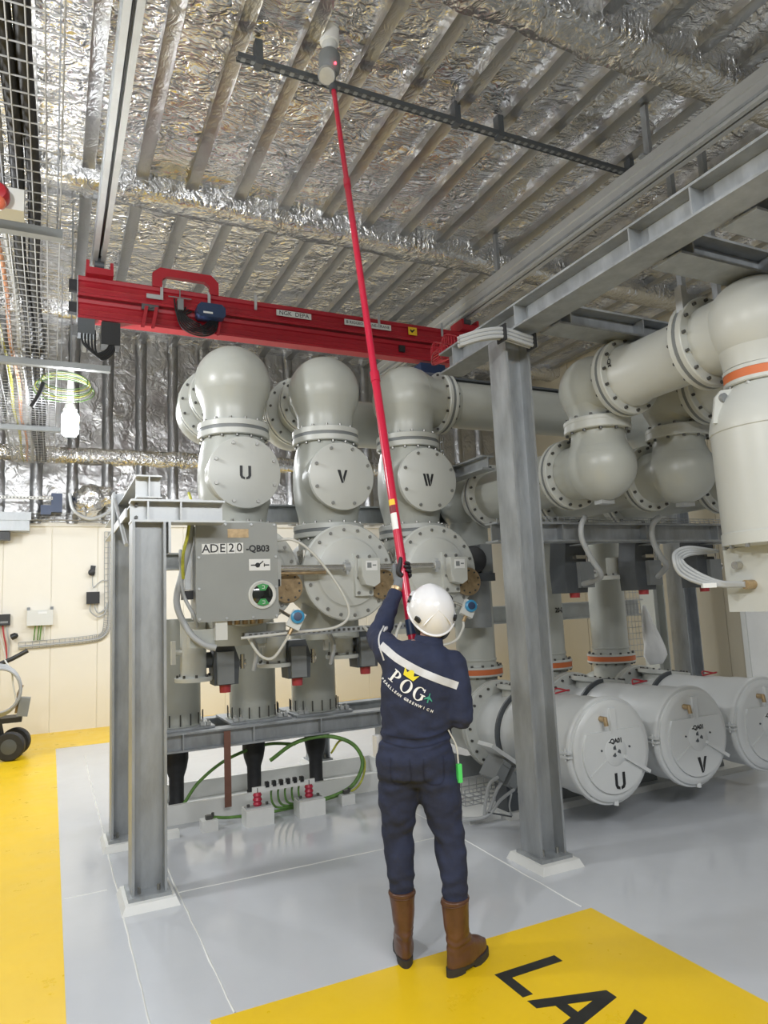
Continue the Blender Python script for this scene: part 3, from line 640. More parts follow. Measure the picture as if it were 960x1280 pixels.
def pole(x, ch, label, side):
    T = thing('switchgear_pole', label, 'switchgear', (x, PY, 1.5), 'left bay switchgear poles', local=True)
    OFF[T.name] = Vector((0, 0, 1.5))
    O = Vector((0, 0, 0))
    # top ball elbow
    c = Vector((0, 0, 3.50))
    b = MB(); b.sphere(c, 0.303, 44, 24); b.lathe([(0.29, -0.10), (0.262, -0.165), (0.243, -0.22), (0.236, -0.27), (0.238, -0.36)], c, (0, 0, 1), 44)
    d = Vector((0, 1, 0)) if side == 'back' else Vector((1, 0, 0))
    b.lathe([(0.29, 0.10), (0.255, 0.175), (0.235, 0.23), (0.228, 0.28), (0.228, 0.33)], c, d, 44)
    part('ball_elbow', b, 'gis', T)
    flange(T, (0, 0, 3.085), (0, 0, 1), 0.283, 0.06, nb=14, bm='bolt')
    flange(T, c+d*0.36, d, 0.285, 0.045, nb=14, bm='bolt_dark')
    if side == 'back':
        b = MB(); b.lathe([(0.235, 0.40), (0.235, 0.60)], c, d, 40); part('tube', b, 'gis', T)
        flange(T, c+d*0.66, d, 0.33, 0.05, nb=14, bm='bolt_dark')
        b = MB(); b.lathe([(0.24, 0.70), (0.26, 0.80), (0.30, 0.86), (0.30, 0.98), (0.24, 1.10), (0.0, 1.18)], c, d, 40); part('rear_elbow', b, 'gis', T)
        if x > 2: b = MB(); b.lathe([(0.235, 0.0), (0.235, 3.1-x)], c+d*0.92, (1, 0, 0), 36); part('bus_tube', b, 'gis', T)
    # tee body with front cover
    b = MB(); b.lathe([(0.238, 0.38), (0.245, 0.33), (0.272, 0.22), (0.286, 0.10), (0.288, -0.04), (0.276, -0.17), (0.25, -0.28), (0.24, -0.37)], (0, 0, ZC_U-0.02), (0, 0, 1), 44)
    b.lathe([(0.262, 0.0), (0.262, 0.22), (0.250, 0.24), (0.250, 0.30)], (0, 0, ZC_U), (0, -1, 0), 44); part('tee_body', b, 'gis', T)
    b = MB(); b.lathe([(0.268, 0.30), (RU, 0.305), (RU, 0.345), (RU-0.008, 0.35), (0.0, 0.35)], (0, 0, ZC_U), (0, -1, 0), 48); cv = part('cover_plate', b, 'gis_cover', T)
    b = MB(); b.bolts((0, -0.35, ZC_U), (0, -1, 0), RU-0.035, 8, 0.014, 0.014, 0.39); part('cover_bolts', b, 'bolt', T, kind='stuff')
    part('stencil_letter', stencil(ch, 0.105, Vector((0.0, -0.3502, ZC_U-0.005)), Vector((1, 0, 0)), Vector((0, 0, 1))), 'black', cv, 'black stencilled letter')
    flange(T, (0, 0, 2.285), (0, 0, 1), 0.295, 0.055, nb=14)
    # round switch housing with dished front cover
    zc = 1.93; Rh = 0.345
    b = MB(); b.lathe([(0.0, 0.42), (0.22, 0.40), (0.30, 0.34), (0.33, 0.24), (0.33, -0.30), (Rh, -0.32), (Rh, -0.36)], (0, 0, zc), (0, 1, 0), 48)
    b.lathe([(0.255, 0.32), (0.26, 0.1)], (0, 0, zc), (0, 0, 1), 40)
    b.lathe([(0.24, -0.1), (0.24, -0.52)], (0.0, 0.05, zc), (0, 0, 1), 36); part('switch_housing', b, 'gis', T)
    b = MB(); b.lathe([(0.37, 0.36), (0.378, 0.365), (0.378, 0.40), (0.368, 0.408), (0.285, 0.408), (0.272, 0.414), (0.262, 0.428), (0.20, 0.444), (0.0, 0.448)], (0, 0, zc), (0, -1, 0), 56); cv = part('round_cover', b, 'gis_cover', T)
    b = MB(); b.bolts((0, -0.408, zc), (0, -1, 0), 0.335, 18, 0.013, 0.014, 0.1); part('cover_bolts', b, 'bolt', T, kind='stuff')
    # bearing block on the cover
    b = MB(); b.bb(0.02, 0.17, -0.478, -0.444, zc-0.19, zc+0.14); bk = part('bearing_block', b, 'gis_cover', T)
    b = MB()
    for i in (0.045, 0.145):
        for k in (-0.165, -0.05, 0.115): b.cyl((i, -0.476, zc+k), (i, -0.492, zc+k), 0.013, n=6)
    part('block_bolts', b, 'bolt', T, kind='stuff')
    # brass gasket plate, half hidden, on the right of the block
    b = MB(); b.lathe([(0.115, 0.40), (0.118, 0.452), (0.112, 0.458), (0.02, 0.458), (0.02, 0.47), (0, 0.47)], (0.275, 0, zc-0.105), (0, -1, 0), 30); bp_ = part('brass_disc', b, 'brass', T)
    b = MB(); b.bolts((0.275, -0.458, zc-0.105), (0, -1, 0), 0.092, 10, 0.008, 0.008); part('disc_bolts', b, 'bolt_dark', T, kind='stuff')
    # swan-neck crank housing
    b = MB(); P = [(-0.075, -0.06), (-0.05, -0.125), (0.02, -0.145), (0.07, -0.115), (0.075, 0.075), (-0.075, 0.075)]
    b.prism(P, 0.09, (0.115, -0.49, zc+0.02), (1, 0, 0), (0, 0, 1)); ch_ = part('crank_housing', b, 'gis_cover', T)
    b = MB(); b.bb(0.07, 0.165, -0.5835, -0.58, zc+0.0, zc+0.075); lb = part('label_plate', b, 'white', ch_)
    b = MB(); b.bb(0.08, 0.115, -0.5845, -0.5835, zc+0.02, zc+0.06); b.bb(0.125, 0.155, -0.5845, -0.5835, zc+0.035, zc+0.045); part('label_print', b, 'mid_grey', ch_, kind='stuff')
    # lug on the left of the housing
    b = MB(); b.tube(bez([(-0.33, -0.25, zc+0.15), (-0.37, -0.30, zc+0.16), (-0.36, -0.34, zc+0.08)], 6), 0.018, 8); b.cyl((-0.35, -0.36, zc+0.18), (-0.35, -0.36, zc+0.05), 0.022, n=10); part('filling_valve', b, 'steel_bright', T)
    return T
pole(PX[0], 'U', 'grey switchgear pole with stencilled U cover, behind the grey control cabinet', 'back')
pole(PX[1], 'V', 'grey switchgear pole with stencilled V cover, middle of the left bay', 'back')
TW = pole(PX[2], 'W', 'grey switchgear pole with stencilled W cover, behind the red pole', 'right')
# bus tube from the W pole to the right
T = thing('bus_duct', 'long grey bus tube running from the W pole behind the tall column', 'pipe', (4.4, PY, 3.2))
b = MB(); b.lathe([(0.235, 0.41), (0.24, 0.45), (0.218, 0.48), (0.218, 2.7)], (PX[2], PY, 3.50), (1, 0, 0), 44); part('tube', b, 'gis', T)
b = MB(); b.bb(3.35, 5.55, PY-0.1, PY+0.03, 3.716, 3.735); part('top_strip', b, 'dark_grey', T)
b = MB(); b.lathe([(0.218, 2.7), (0.23, 2.76), (0.26, 2.8), (0.30, 2.9), (0.28, 3.1), (0.15, 3.22), (0, 3.25)], (PX[2], PY, 3.50), (1, 0, 0), 44); part('end_ball', b, 'gis', T)

# operating shaft across the three poles
T = thing('operating_shaft', 'polished steel operating shaft linking the three round covers', 'shaft', (2.2, 4.93, 1.95))
b = MB(); b.cyl((1.40, 4.92, 1.962), (2.055, 4.92, 1.962), 0.022, n=16); part('shaft_section', b, 'steel_bright', T)
b = MB(); b.cyl((2.255, 4.92, 1.962), (2.845, 4.92, 1.962), 0.022, n=16); part('shaft_section', b, 'steel_bright', T)
b = MB(); b.cyl((1.40, 4.92, 1.925), (1.86, 4.92, 1.925), 0.012, n=12); part('guide_rod', b, 'brass', T)
for x in (2.03, 2.275, 2.815):
    b = MB(); b.cyl((x-0.022, 4.92, 1.962), (x+0.022, 4.92, 1.962), 0.038, n=16); b.box((x, 4.91, 1.962), (0.02, 0.03, 0.11)); part('coupling', b, 'galv_light', T)

# ---------------------------------------------------------------- control cabinet
BX0, BX1, BY, BZ0, BZ1 = 0.872, 1.438, 4.75, 1.605, 2.275
T = thing('control_cabinet', 'grey control cabinet with white lettered labels and round position window', 'cabinet', ((BX0+BX1)/2, BY, BZ0))
b = MB(); b.bb(BX0+0.01, BX1-0.01, BY+0.02, BY+0.26, BZ0+0.02, BZ1-0.02); part('body', b, 'box_side', T)
b = MB(); P = [(0, 0.03), (0.012, 0), (0.554, 0.0), (0.566, 0.03), (0.566, 0.655), (0.55, 0.67), (0.016, 0.67), (0, 0.655)]
b.prism(P, 0.022, (BX0, BY+0.02, BZ0), (1, 0, 0), (0, 0, 1)); cv = part('front_plate', b, 'box', T)
b = MB()
for x, z in ((0.02, 0.02), (0.2, 0.018), (0.38, 0.018), (0.545, 0.02), (0.02, 0.655), (0.2, 0.657), (0.38, 0.657), (0.545, 0.655), (0.018, 0.43), (0.018, 0.22), (0.55, 0.43), (0.55, 0.22)):
    b.cyl((BX0+x, BY, BZ0+z), (BX0+x, BY-0.012, BZ0+z), 0.009, n=8)
part('cover_screws', b, 'galv_light', T, kind='stuff')
FYc = BY-0.002
wch = 0.0525
for i, chh in enumerate('ADE20'):
    x = BX0+0.04+0.0555*i+(0.006 if i > 2 else 0)
    b = MB(); b.bb(x, x+0.0535, FYc-0.002, FYc, BZ0+0.452+0.0018*i, BZ0+0.522+0.0018*i); lp = part('letter_label', b, 'white', cv)
    part('label_letter', text_mb(chh, 0.082, (x+0.0268, FYc-0.003, BZ0+0.487+0.0018*i), (1, 0, 0), (0, 0, 1), 0.001, bold=0.0006), 'black', lp)
part('stencil_lettering', text_mb('-QB03', 0.062, (BX0+0.425, FYc-0.001, BZ0+0.487), (1, 0, 0), (0, 0, 1), 0.001, bold=0.0022), 'black', cv)
b = MB(); b.bb(BX0+0.215, BX0+0.36, FYc-0.003, FYc, BZ0+0.565, BZ0+0.625); part('rating_plate', b, 'brass', cv)
b = MB(); b.bb(BX0+0.36, BX0+0.51, FYc-0.003, FYc, BZ0+0.335, BZ0+0.415); sp_ = part('symbol_plate', b, 'white', cv)
sx, sz = BX0+0.372, BZ0+0.373
b = MB(); b.bb(sx, sx+0.035, FYc-0.005, FYc-0.003, sz-0.004, sz+0.004)
b.lathe([(0.011, 0), (0.017, 0), (0.017, 0.002), (0.011, 0.002)], (sx+0.048, FYc-0.003, sz), (0, -1, 0), 20)
b.prism([(0, 0), (0.005, -0.006), (0.032, 0.016), (0.028, 0.022)], 0.002, (sx+0.058, FYc-0.003, sz+0.008), (1, 0, 0), (0, 0, 1))
b.bb(sx+0.092, sx+0.098, FYc-0.005, FYc-0.003, sz-0.012, sz+0.012); b.bb(sx+0.098, sx+0.13, FYc-0.005, FYc-0.003, sz-0.004, sz+0.004)
part('switch_symbol', b, 'black', sp_, kind='stuff')
wx, wz = BX0+0.448, BZ0+0.168
b = MB(); b.lathe([(0.088, 0), (0.098, 0), (0.098, 0.012), (0.090, 0.016), (0.084, 0.012)], (wx, FYc, wz), (0, -1, 0), 36); part('window_ring', b, 'off_white', cv)
b = MB(); b.lathe([(0.088, 0.0), (0.086, 0.006), (0.06, 0.018), (0.0, 0.026)], (wx, FYc, wz), (0, -1, 0), 36); gw = part('position_window', b, 'glass_dark', cv)
for s_ in (1, -1):
    b = MB(); b.prism([(-0.042, 0.066), (-0.018, 0.03), (0.018, 0.03), (0.042, 0.066), (0.02, 0.08), (-0.02, 0.08)][::(1 if s_ < 0 else -1)] if False else [(-0.018, s_*0.028), (0.018, s_*0.028), (0.042, s_*0.064), (0.0, s_*0.076), (-0.042, s_*0.064)][::s_], 0.004, (wx, FYc-0.022, wz), (1, 0, 0), (0, 0, 1)); part('indicator_flag', b, 'green_ind', gw)
    b = MB(); b.tube([(wx-0.006, FYc-0.028, wz+s_*0.062), (wx+0.01, FYc-0.028, wz+s_*0.060), (wx+0.011, FYc-0.028, wz+s_*0.044), (wx-0.007, FYc-0.028, wz+s_*0.042)], 0.0025, 5); part('indicator_mark', b, 'white', gw)
# gland plate and small box below, conduit at left
b = MB(); b.bb(BX0+0.13, BX0+0.21, BY+0.02, BY+0.12, BZ0-0.125, BZ0+0.02); part('connector_block', b, 'off_white', T)
b = MB(); b.bb(BX0-0.03, BX0+0.14, BY+0.08, BY+0.2, BZ0-0.17, BZ0-0.05); part('terminal_box', b, 'gis', T)
b = MB()
for k in range(5): b.cyl((BX0+0.24+0.055*k, BY+0.1, BZ0-0.03), (BX0+0.24+0.055*k, BY+0.1, BZ0+0.03), 0.02, n=10)
part('cable_glands', b, 'brass', T, kind='stuff')
b = MB(); b.bb(BX0-0.07, BX0, BY+0.10, BY+0.18, BZ0+0.155, BZ0+0.215); part('latch', b, 'black', T)
b = MB(); b.bb(BX1, BX1+0.045, BY+0.10, BY+0.16, BZ0+0.225, BZ0+0.275); part('latch', b, 'black', T)
b = MB(); b.bb(BX0-0.055, BX0-0.015, BY+0.10, BY+0.2, BZ0+0.22, BZ0+0.53); part('side_duct', b, 'galv_light', T)
# cabinet cables
def cable(label, pts, r, m, n=10, name='cable', cat='cable', k=8, group=None):
    b = MB(); b.tube(bez(pts, n), r, k); return top(name, b, m, label, cat, group, sharp=60)
cable('thick grey conduit looping down the left side of the control cabinet', [(0.86, 4.90, 2.42), (0.86, 4.86, 2.2), (0.80, 4.84, 1.95), (0.76, 4.84, 1.74), (0.83, 4.80, 1.55), (0.92, 4.77, 1.46), (1.0, 4.76, 1.43)], 0.022, 'cable_grey')
cable('yellow and green earth wire hanging left of the control cabinet', [(0.86, 4.92, 2.50), (0.85, 4.78, 2.40), (0.82, 4.74, 2.2), (0.79, 4.76, 2.05), (0.80, 4.82, 1.9)], 0.011, 'cable_yellow')
cable('thin grey cable curving beside the conduit left of the cabinet', [(0.80, 4.92, 2.1), (0.79, 4.84, 1.98), (0.80, 4.82, 1.8), (0.86, 4.80, 1.66), (0.90, 4.86, 1.58)], 0.012, 'cable_grey')
cable('pale thin signal cable drooping in front of the V round cover', [(1.46, 4.86, 2.16), (1.58, 4.82, 2.16), (1.72, 4.8, 2.06), (1.90, 4.78, 1.82), (1.98, 4.78, 1.62), (1.88, 4.80, 1.52), (1.6, 4.84, 1.50), (1.2, 4.88, 1.48)], 0.010, 'cable_white')
# clamp fitting at the top left of the cabinet
T = thing('cable_clamp', 'galvanised cable clamp bracket above the left edge of the cabinet', 'bracket', (0.82, 4.9, 2.35))
b = MB(); b.tube(bez([(0.66, 4.8, 2.46), (0.68, 4.8, 2.36), (0.74, 4.8, 2.30), (0.80, 4.8, 2.33), (0.84, 4.82, 2.40)], 6), 0.022, 8); part('hook', b, 'galv_light', T)
b = MB(); b.bb(0.78, 0.93, 4.80, 4.86, 2.38, 2.44); part('clamp_bar', b, 'galv_light', T)
b = MB(); b.bb(0.84, 0.88, 4.80, 4.86, 2.29, 2.38); part('clamp_stem', b, 'galv_light', T)

# ---------------------------------------------------------------- gas density sensors
def sensor(x, y, z, label, cab):
    T = thing('density_monitor', label, 'sensor', (x, y, z-0.05))
    R_ = Matrix.Rotation(0.5, 3, 'Y') @ Matrix.Rotation(-0.25, 3, 'Z')
    b = MB(); b.box((x, y, z), (0.10, 0.06, 0.125), R_); part('housing', b, 'off_white', T)
    ax = R_ @ Vector((0, -1, 0)); c = Vector((x, y, z))+R_ @ Vector((0.0, -0.03, 0.022))
    b = MB(); b.lathe([(0.048, 0), (0.048, 0.022), (0.042, 0.026), (0, 0.026)], c, ax, 26); part('dial_cap', b, 'dial', T)
    b = MB(); b.lathe([(0.030, 0.026), (0.030, 0.032), (0.0, 0.034)], c, ax, 20); part('dial_lens', b, 'blue', T)
    b = MB(); p0 = Vector((x, y, z))+R_ @ Vector((0, 0, -0.06)); b.cyl(p0, p0+R_ @ Vector((0, 0, -0.05)), 0.015, n=10); part('gland', b, 'brass', T)
    b = MB(); p1 = p0+R_ @ Vector((0, 0, -0.05)); b.tube(bez([p1]+[Vector(q) for q in cab], 8), 0.010, 8); part('lead', b, 'cable_white', T)
    b = MB(); b.tube([(x-0.02, y+0.02, z+0.02), (x-0.07, y+0.25, z+0.09)], 0.012, 8); part('pipe_stub', b, 'steel_bright', T)
    return T
sensor(1.575, 4.80, 1.585, 'gas sensor with blue dial below the right edge of the cabinet', [(1.50, 4.82, 1.44), (1.42, 4.86, 1.33), (1.34, 4.9, 1.35), (1.27, 4.95, 1.47)])
sensor(3.02, 4.80, 1.60, 'gas sensor with blue dial right of the white helmet', [(2.96, 4.80, 1.45), (2.90, 4.82, 1.36), (2.80, 4.9, 1.33), (2.7, 5.0, 1.40)])
cable('white cable loop hanging left of the worker sleeve', [(2.18, 4.98, 1.505), (2.17, 4.85, 1.46), (2.22, 4.82, 1.37), (2.34, 4.82, 1.36), (2.40, 4.85, 1.46), (2.46, 4.9, 1.52)], 0.012, 'cable_white')
T = thing('wire_tray', 'narrow galvanised tray below the round covers', 'cable tray', (2.0, 5.0, 1.46))
b = MB(); b.bb(1.25, 2.75, 4.97, 4.985, 1.475, 1.51); b.bb(1.25, 2.75, 5.06, 5.075, 1.475, 1.51); b.bb(1.25, 2.75, 4.97, 5.075, 1.47, 1.478); part('channel', b, 'galv', T)
b = MB()
for k in range(36): b.bb(1.28+0.04*k, 1.30+0.04*k, 4.967, 4.9705, 1.483, 1.502)
part('slots', b, 'bolt_dark', T, kind='stuff')

# ---------------------------------------------------------------- cable end boxes, earthing drives
CX = (0.985, 1.655, 2.235); CYB = 6.34
def cable_end(x, label):
    T = thing('cable_sealing_end', label, 'cable end', (x, CYB, 0.15), 'cable sealing ends')
    b = MB(); b.lathe([(0.24, 0.71), (0.24, 0.735), (0.205, 0.74), (0.205, 1.55), (0.19, 1.62)], (x, CYB, 0), (0, 0, 1), 40); part('tank', b, 'gis', T)
    b = MB()
    for i in range(16):
        a = 2*PI*i/16; b.cyl((x+0.225*math.cos(a), CYB+0.225*math.sin(a), 0.735), (x+0.225*math.cos(a), CYB+0.225*math.sin(a), 0.83), 0.006, n=6)
    part('stud_bolts', b, 'bolt_dark', T, kind='stuff')
    b = MB(); b.bb(x-0.27, x+0.27, CYB-0.30, CYB+0.30, 0.712, 0.73); part('base_plate', b, 'galv', T)
    b = MB(); b.lathe([(0.10, 0.71), (0.10, 0.44), (0.085, 0.36), (0.062, 0.29), (0.060, 0.10), (0.066, 0.09), (0.066, 0.02)], (x, CYB, 0), (0, 0, 1), 28); part('cable_boot', b, 'rubber', T, 'black tapered cable boot')
    b = MB()
    for dx in (-0.22, -0.17, 0.17, 0.22): b.box((x+dx, CYB-0.26, 0.748), (0.035, 0.05, 0.03)); b.cyl((x+dx, CYB-0.26, 0.75), (x+dx, CYB-0.26, 0.785), 0.010, n=6)
    part('clamps', b, 'galv_light', T, kind='stuff')
    return T
cable_end(CX[0], 'grey cable end box with black boot beside the left columns')
cable_end(CX[1], 'grey cable end box with black boot, middle of the three')
cable_end(CX[2], 'grey cable end box with black boot nearest the worker')
def earth_drive(x, y, z, label, group='earthing switch drives on the left bay'):
    T = thing('earthing_drive', label, 'switch drive', (x, y, z-0.2), group, local=True); OFF[T.name] = Vector((0, 0, -0.2))
    b = MB(); P = [(-0.09, -0.13), (0.09, -0.13), (0.10, 0.05), (0.06, 0.17), (-0.08, 0.17), (-0.10, 0.02)]
    b.prism(P, 0.18, (0, 0.09, 0), (1, 0, 0), (0, 0, 1)); part('gear_casing', b, 'dark_grey', T)
    b = MB(); b.bb(-0.075, 0.05, -0.13, -0.09, -0.12, 0.12); part('front_cover', b, 'mid_grey', T)
    b = MB(); b.lathe([(0.042, -0.19), (0.045, -0.13)], (0.0, -0.03, 0), (0, 0, 1), 16); part('red_cap', b, 'red_cap', T, 'red plastic cap')
    b = MB(); b.cyl((0.09, -0.02, 0.02), (0.16, -0.05, 0.02), 0.03, n=12); b.cyl((0.13, -0.06, -0.02), (0.13, -0.06, 0.09), 0.018, n=10); part('linkage', b, 'steel_bright', T)
    b = MB(); b.lathe([(0.0, -0.24), (0.06, -0.24), (0.06, -0.10), (0.09, -0.09)], (0, 0, 0.06), (1, 0, 0), 18); part('coupling', b, 'dark_grey', T)
    return T
D0 = earth_drive(1.215, 5.50, 1.245, 'dark earthing drive with red cap under the control cabinet')
for x, z, lb in ((1.80, 1.245, 'dark earthing drive with red cap under the V round cover'), (2.40, 1.285, 'dark earthing drive with red cap beside the worker shoulder')):
    dup(D0, (x, 5.52, z-0.2), lb)
def earth_tube(x, y, z0, z1, label):
    T = thing('earthing_tube', label, 'tube', (x, y, z0), 'earthing switch tubes on the left bay')
    b = MB(); b.lathe([(0.095, z0+0.03), (0.095, z1)], (x, y, 0), (0, 0, 1), 28); part('tube', b, 'gis_cover', T)
    b = MB(); b.lathe([(0.135, z0), (0.138, z0+0.005), (0.138, z0+0.03), (0.10, z0+0.035)], (x, y, 0), (0, 0, 1), 28); part('flange', b, 'gis_cover', T)
    b = MB(); b.bolts((x, y, z0+0.032), (0, 0, 1), 0.118, 8, 0.01, 0.02); part('bolts', b, 'bolt_dark', T, kind='stuff')
    b = MB(); b.box((x-0.15, y-0.02, (z0+z1)/2-0.0), (0.03, 0.05, 0.17)); b.cyl((x-0.14, y-0.02, (z0+z1)/2), (x-0.06, y-0.02, (z0+z1)/2), 0.02, n=8); part('side_lug', b, 'off_white', T)
    return T
earth_tube(0.975, 5.45, 1.16, 1.60, 'pale vertical tube with flange under the left edge of the cabinet')
earth_tube(1.62, 5.50, 1.215, 1.56, 'pale vertical tube with flange under the first blue dial sensor')
earth_tube(2.20, 5.50, 1.24, 1.56, 'pale vertical tube with flange beside the worker raised sleeve')
for i, xx in enumerate((1.36, 1.98)):
    cable('grey flexible conduit bending over the %s earthing drive' % ('first' if i == 0 else 'middle'), [(xx-0.06, 5.06, 1.485), (xx, 5.22, 1.47), (xx+0.04, 5.22, 1.36), (xx+0.03, 5.28, 1.22)], 0.018, 'cable_grey')

# ---------------------------------------------------------------- pit kerb, earth bar
T = thing('pit_kerb', 'white painted upstand kerb around the cable pit', 'kerb', (1.9, 6.4, 0))
for nm, q in (('kerb_wall', (0.70, 2.98, 6.00, 6.04)), ('kerb_wall', (0.70, 2.98, 6.72, 6.76)), ('kerb_wall', (0.70, 0.74, 6.04, 6.72)), ('kerb_wall', (2.94, 2.98, 6.04, 6.72))):
    b = MB(); b.bb(*q, 0, 0.15); part(nm, b, 'white_paint', T)
b = MB(); b.bb(0.74, 2.94, 6.04, 6.72, 0.0, 0.006); part('pit_cover', b, 'off_white', T)
T = thing('earth_bar', 'earthing bar with clamped wires on red insulators in front of the kerb', 'busbar', (1.7, 5.68, 0))
for x in (1.50, 1.93):
    b = MB(); b.bb(x-0.11, x+0.11, 5.58, 5.74, 0, 0.125); bx = part('support_box', b, 'white_paint', T)
    b = MB(); b.bb(x-0.10, x+0.10, 5.63, 5.70, 0.125, 0.135); part('foot_plate', b, 'galv_light', T)
    b = MB(); b.lathe([(0.028, 0.135), (0.036, 0.15), (0.028, 0.165), (0.037, 0.18), (0.028, 0.20), (0.036, 0.215), (0.026, 0.235)], (x, 5.665, 0), (0, 0, 1), 20); part('insulator', b, 'insulator', T, 'red ribbed insulator')
    b = MB()
    for dx in (-0.075, 0.075): b.cyl((x+dx, 5.66, 0.13), (x+dx, 5.66, 0.155), 0.012, n=6)
    b.cyl((x, 5.665, 0.235), (x, 5.665, 0.27), 0.012, n=6); part('fixing_bolts', b, 'bolt_dark', T, kind='stuff')
b = MB(); b.bb(1.46, 1.98, 5.655, 5.675, 0.235, 0.275); part('bar', b, 'white_paint', T)
for k in range(6):
    x = 1.58+0.058*k
    b = MB(); b.bb(x-0.014, x+0.014, 5.645, 5.685, 0.265, 0.305); b.cyl((x, 5.63, 0.29), (x, 5.70, 0.29), 0.010, n=8); part('wire_clamp', b, 'black', T)
    if k > 0:
        b = MB(); b.tube(bez([(x, 5.68, 0.27), (x-0.01, 5.72, 0.20), (x+0.01, 5.74, 0.11), (x+0.09, 5.78, 0.05+0.006*k), (2.0, 5.82, 0.03+0.008*k)], 6), 0.009, 6); part('earth_wire', b, 'cable_green', T)
for x, y in ((1.13, 5.72), (2.30, 5.78)):
    T = thing('earth_terminal', 'small white floor block with dark clamp '+('left of the copper strap' if x < 1.5 else 'right of the red insulators'), 'terminal', (x, y, 0))
    b = MB(); b.bb(x-0.06, x+0.06, y-0.06, y+0.06, 0, 0.08); part('block', b, 'white_paint', T)
    b = MB(); b.box((x, y, 0.095), (0.05, 0.04, 0.03)); b.cyl((x+0.03, y, 0.09), (x+0.03, y, 0.125), 0.012, n=6); part('clamp', b, 'bolt_dark', T)
b = MB(); b.bb(0.80, 0.90, 5.66, 5.74, 0, 0.05); top('floor_block', b, 'white_paint', 'small white floor block behind the front left column', 'block')
b = MB(); b.prism([(0, 0), (0.055, 0), (0.055, 0.60), (0, 0.60)], 0.008, (1.30, 5.93, 0.09), (1, 0, 0), (0, 0, 1)); top('earth_strap', b, 'copper', 'flat brown copper strap from the low beam to the floor', 'strap')
cable('green earth cable lying along the kerb foot', [(1.16, 5.72, 0.09), (1.3, 5.76, 0.055), (1.55, 5.80, 0.03), (1.9, 5.82, 0.03), (2.1, 5.80, 0.05), (2.3, 5.80, 0.10)], 0.012, 'cable_green')
cable('green earth cable arching behind the black cable boots', [(1.02, 6.20, 0.10), (1.15, 6.2, 0.26), (1.4, 6.25, 0.40), (1.75, 6.3, 0.47), (2.0, 6.2, 0.46)], 0.014, 'cable_green')
cable('thick green earth cable in a wide loop around the last cable boot', [(1.75, 6.15, 0.36), (1.95, 6.05, 0.50), (2.2, 5.96, 0.54), (2.42, 5.90, 0.46), (2.50, 5.86, 0.30), (2.40, 5.84, 0.13), (2.2, 5.83, 0.06), (2.0, 5.83, 0.05)], 0.017, 'cable_green')
cable('green wire along the thick loop around the last cable boot', [(2.3, 6.1, 0.36), (2.36, 6.0, 0.48), (2.46, 5.93, 0.42), (2.53, 5.88, 0.28), (2.44, 5.85, 0.10), (2.2, 5.86, 0.04)], 0.010, 'cable_yellow')
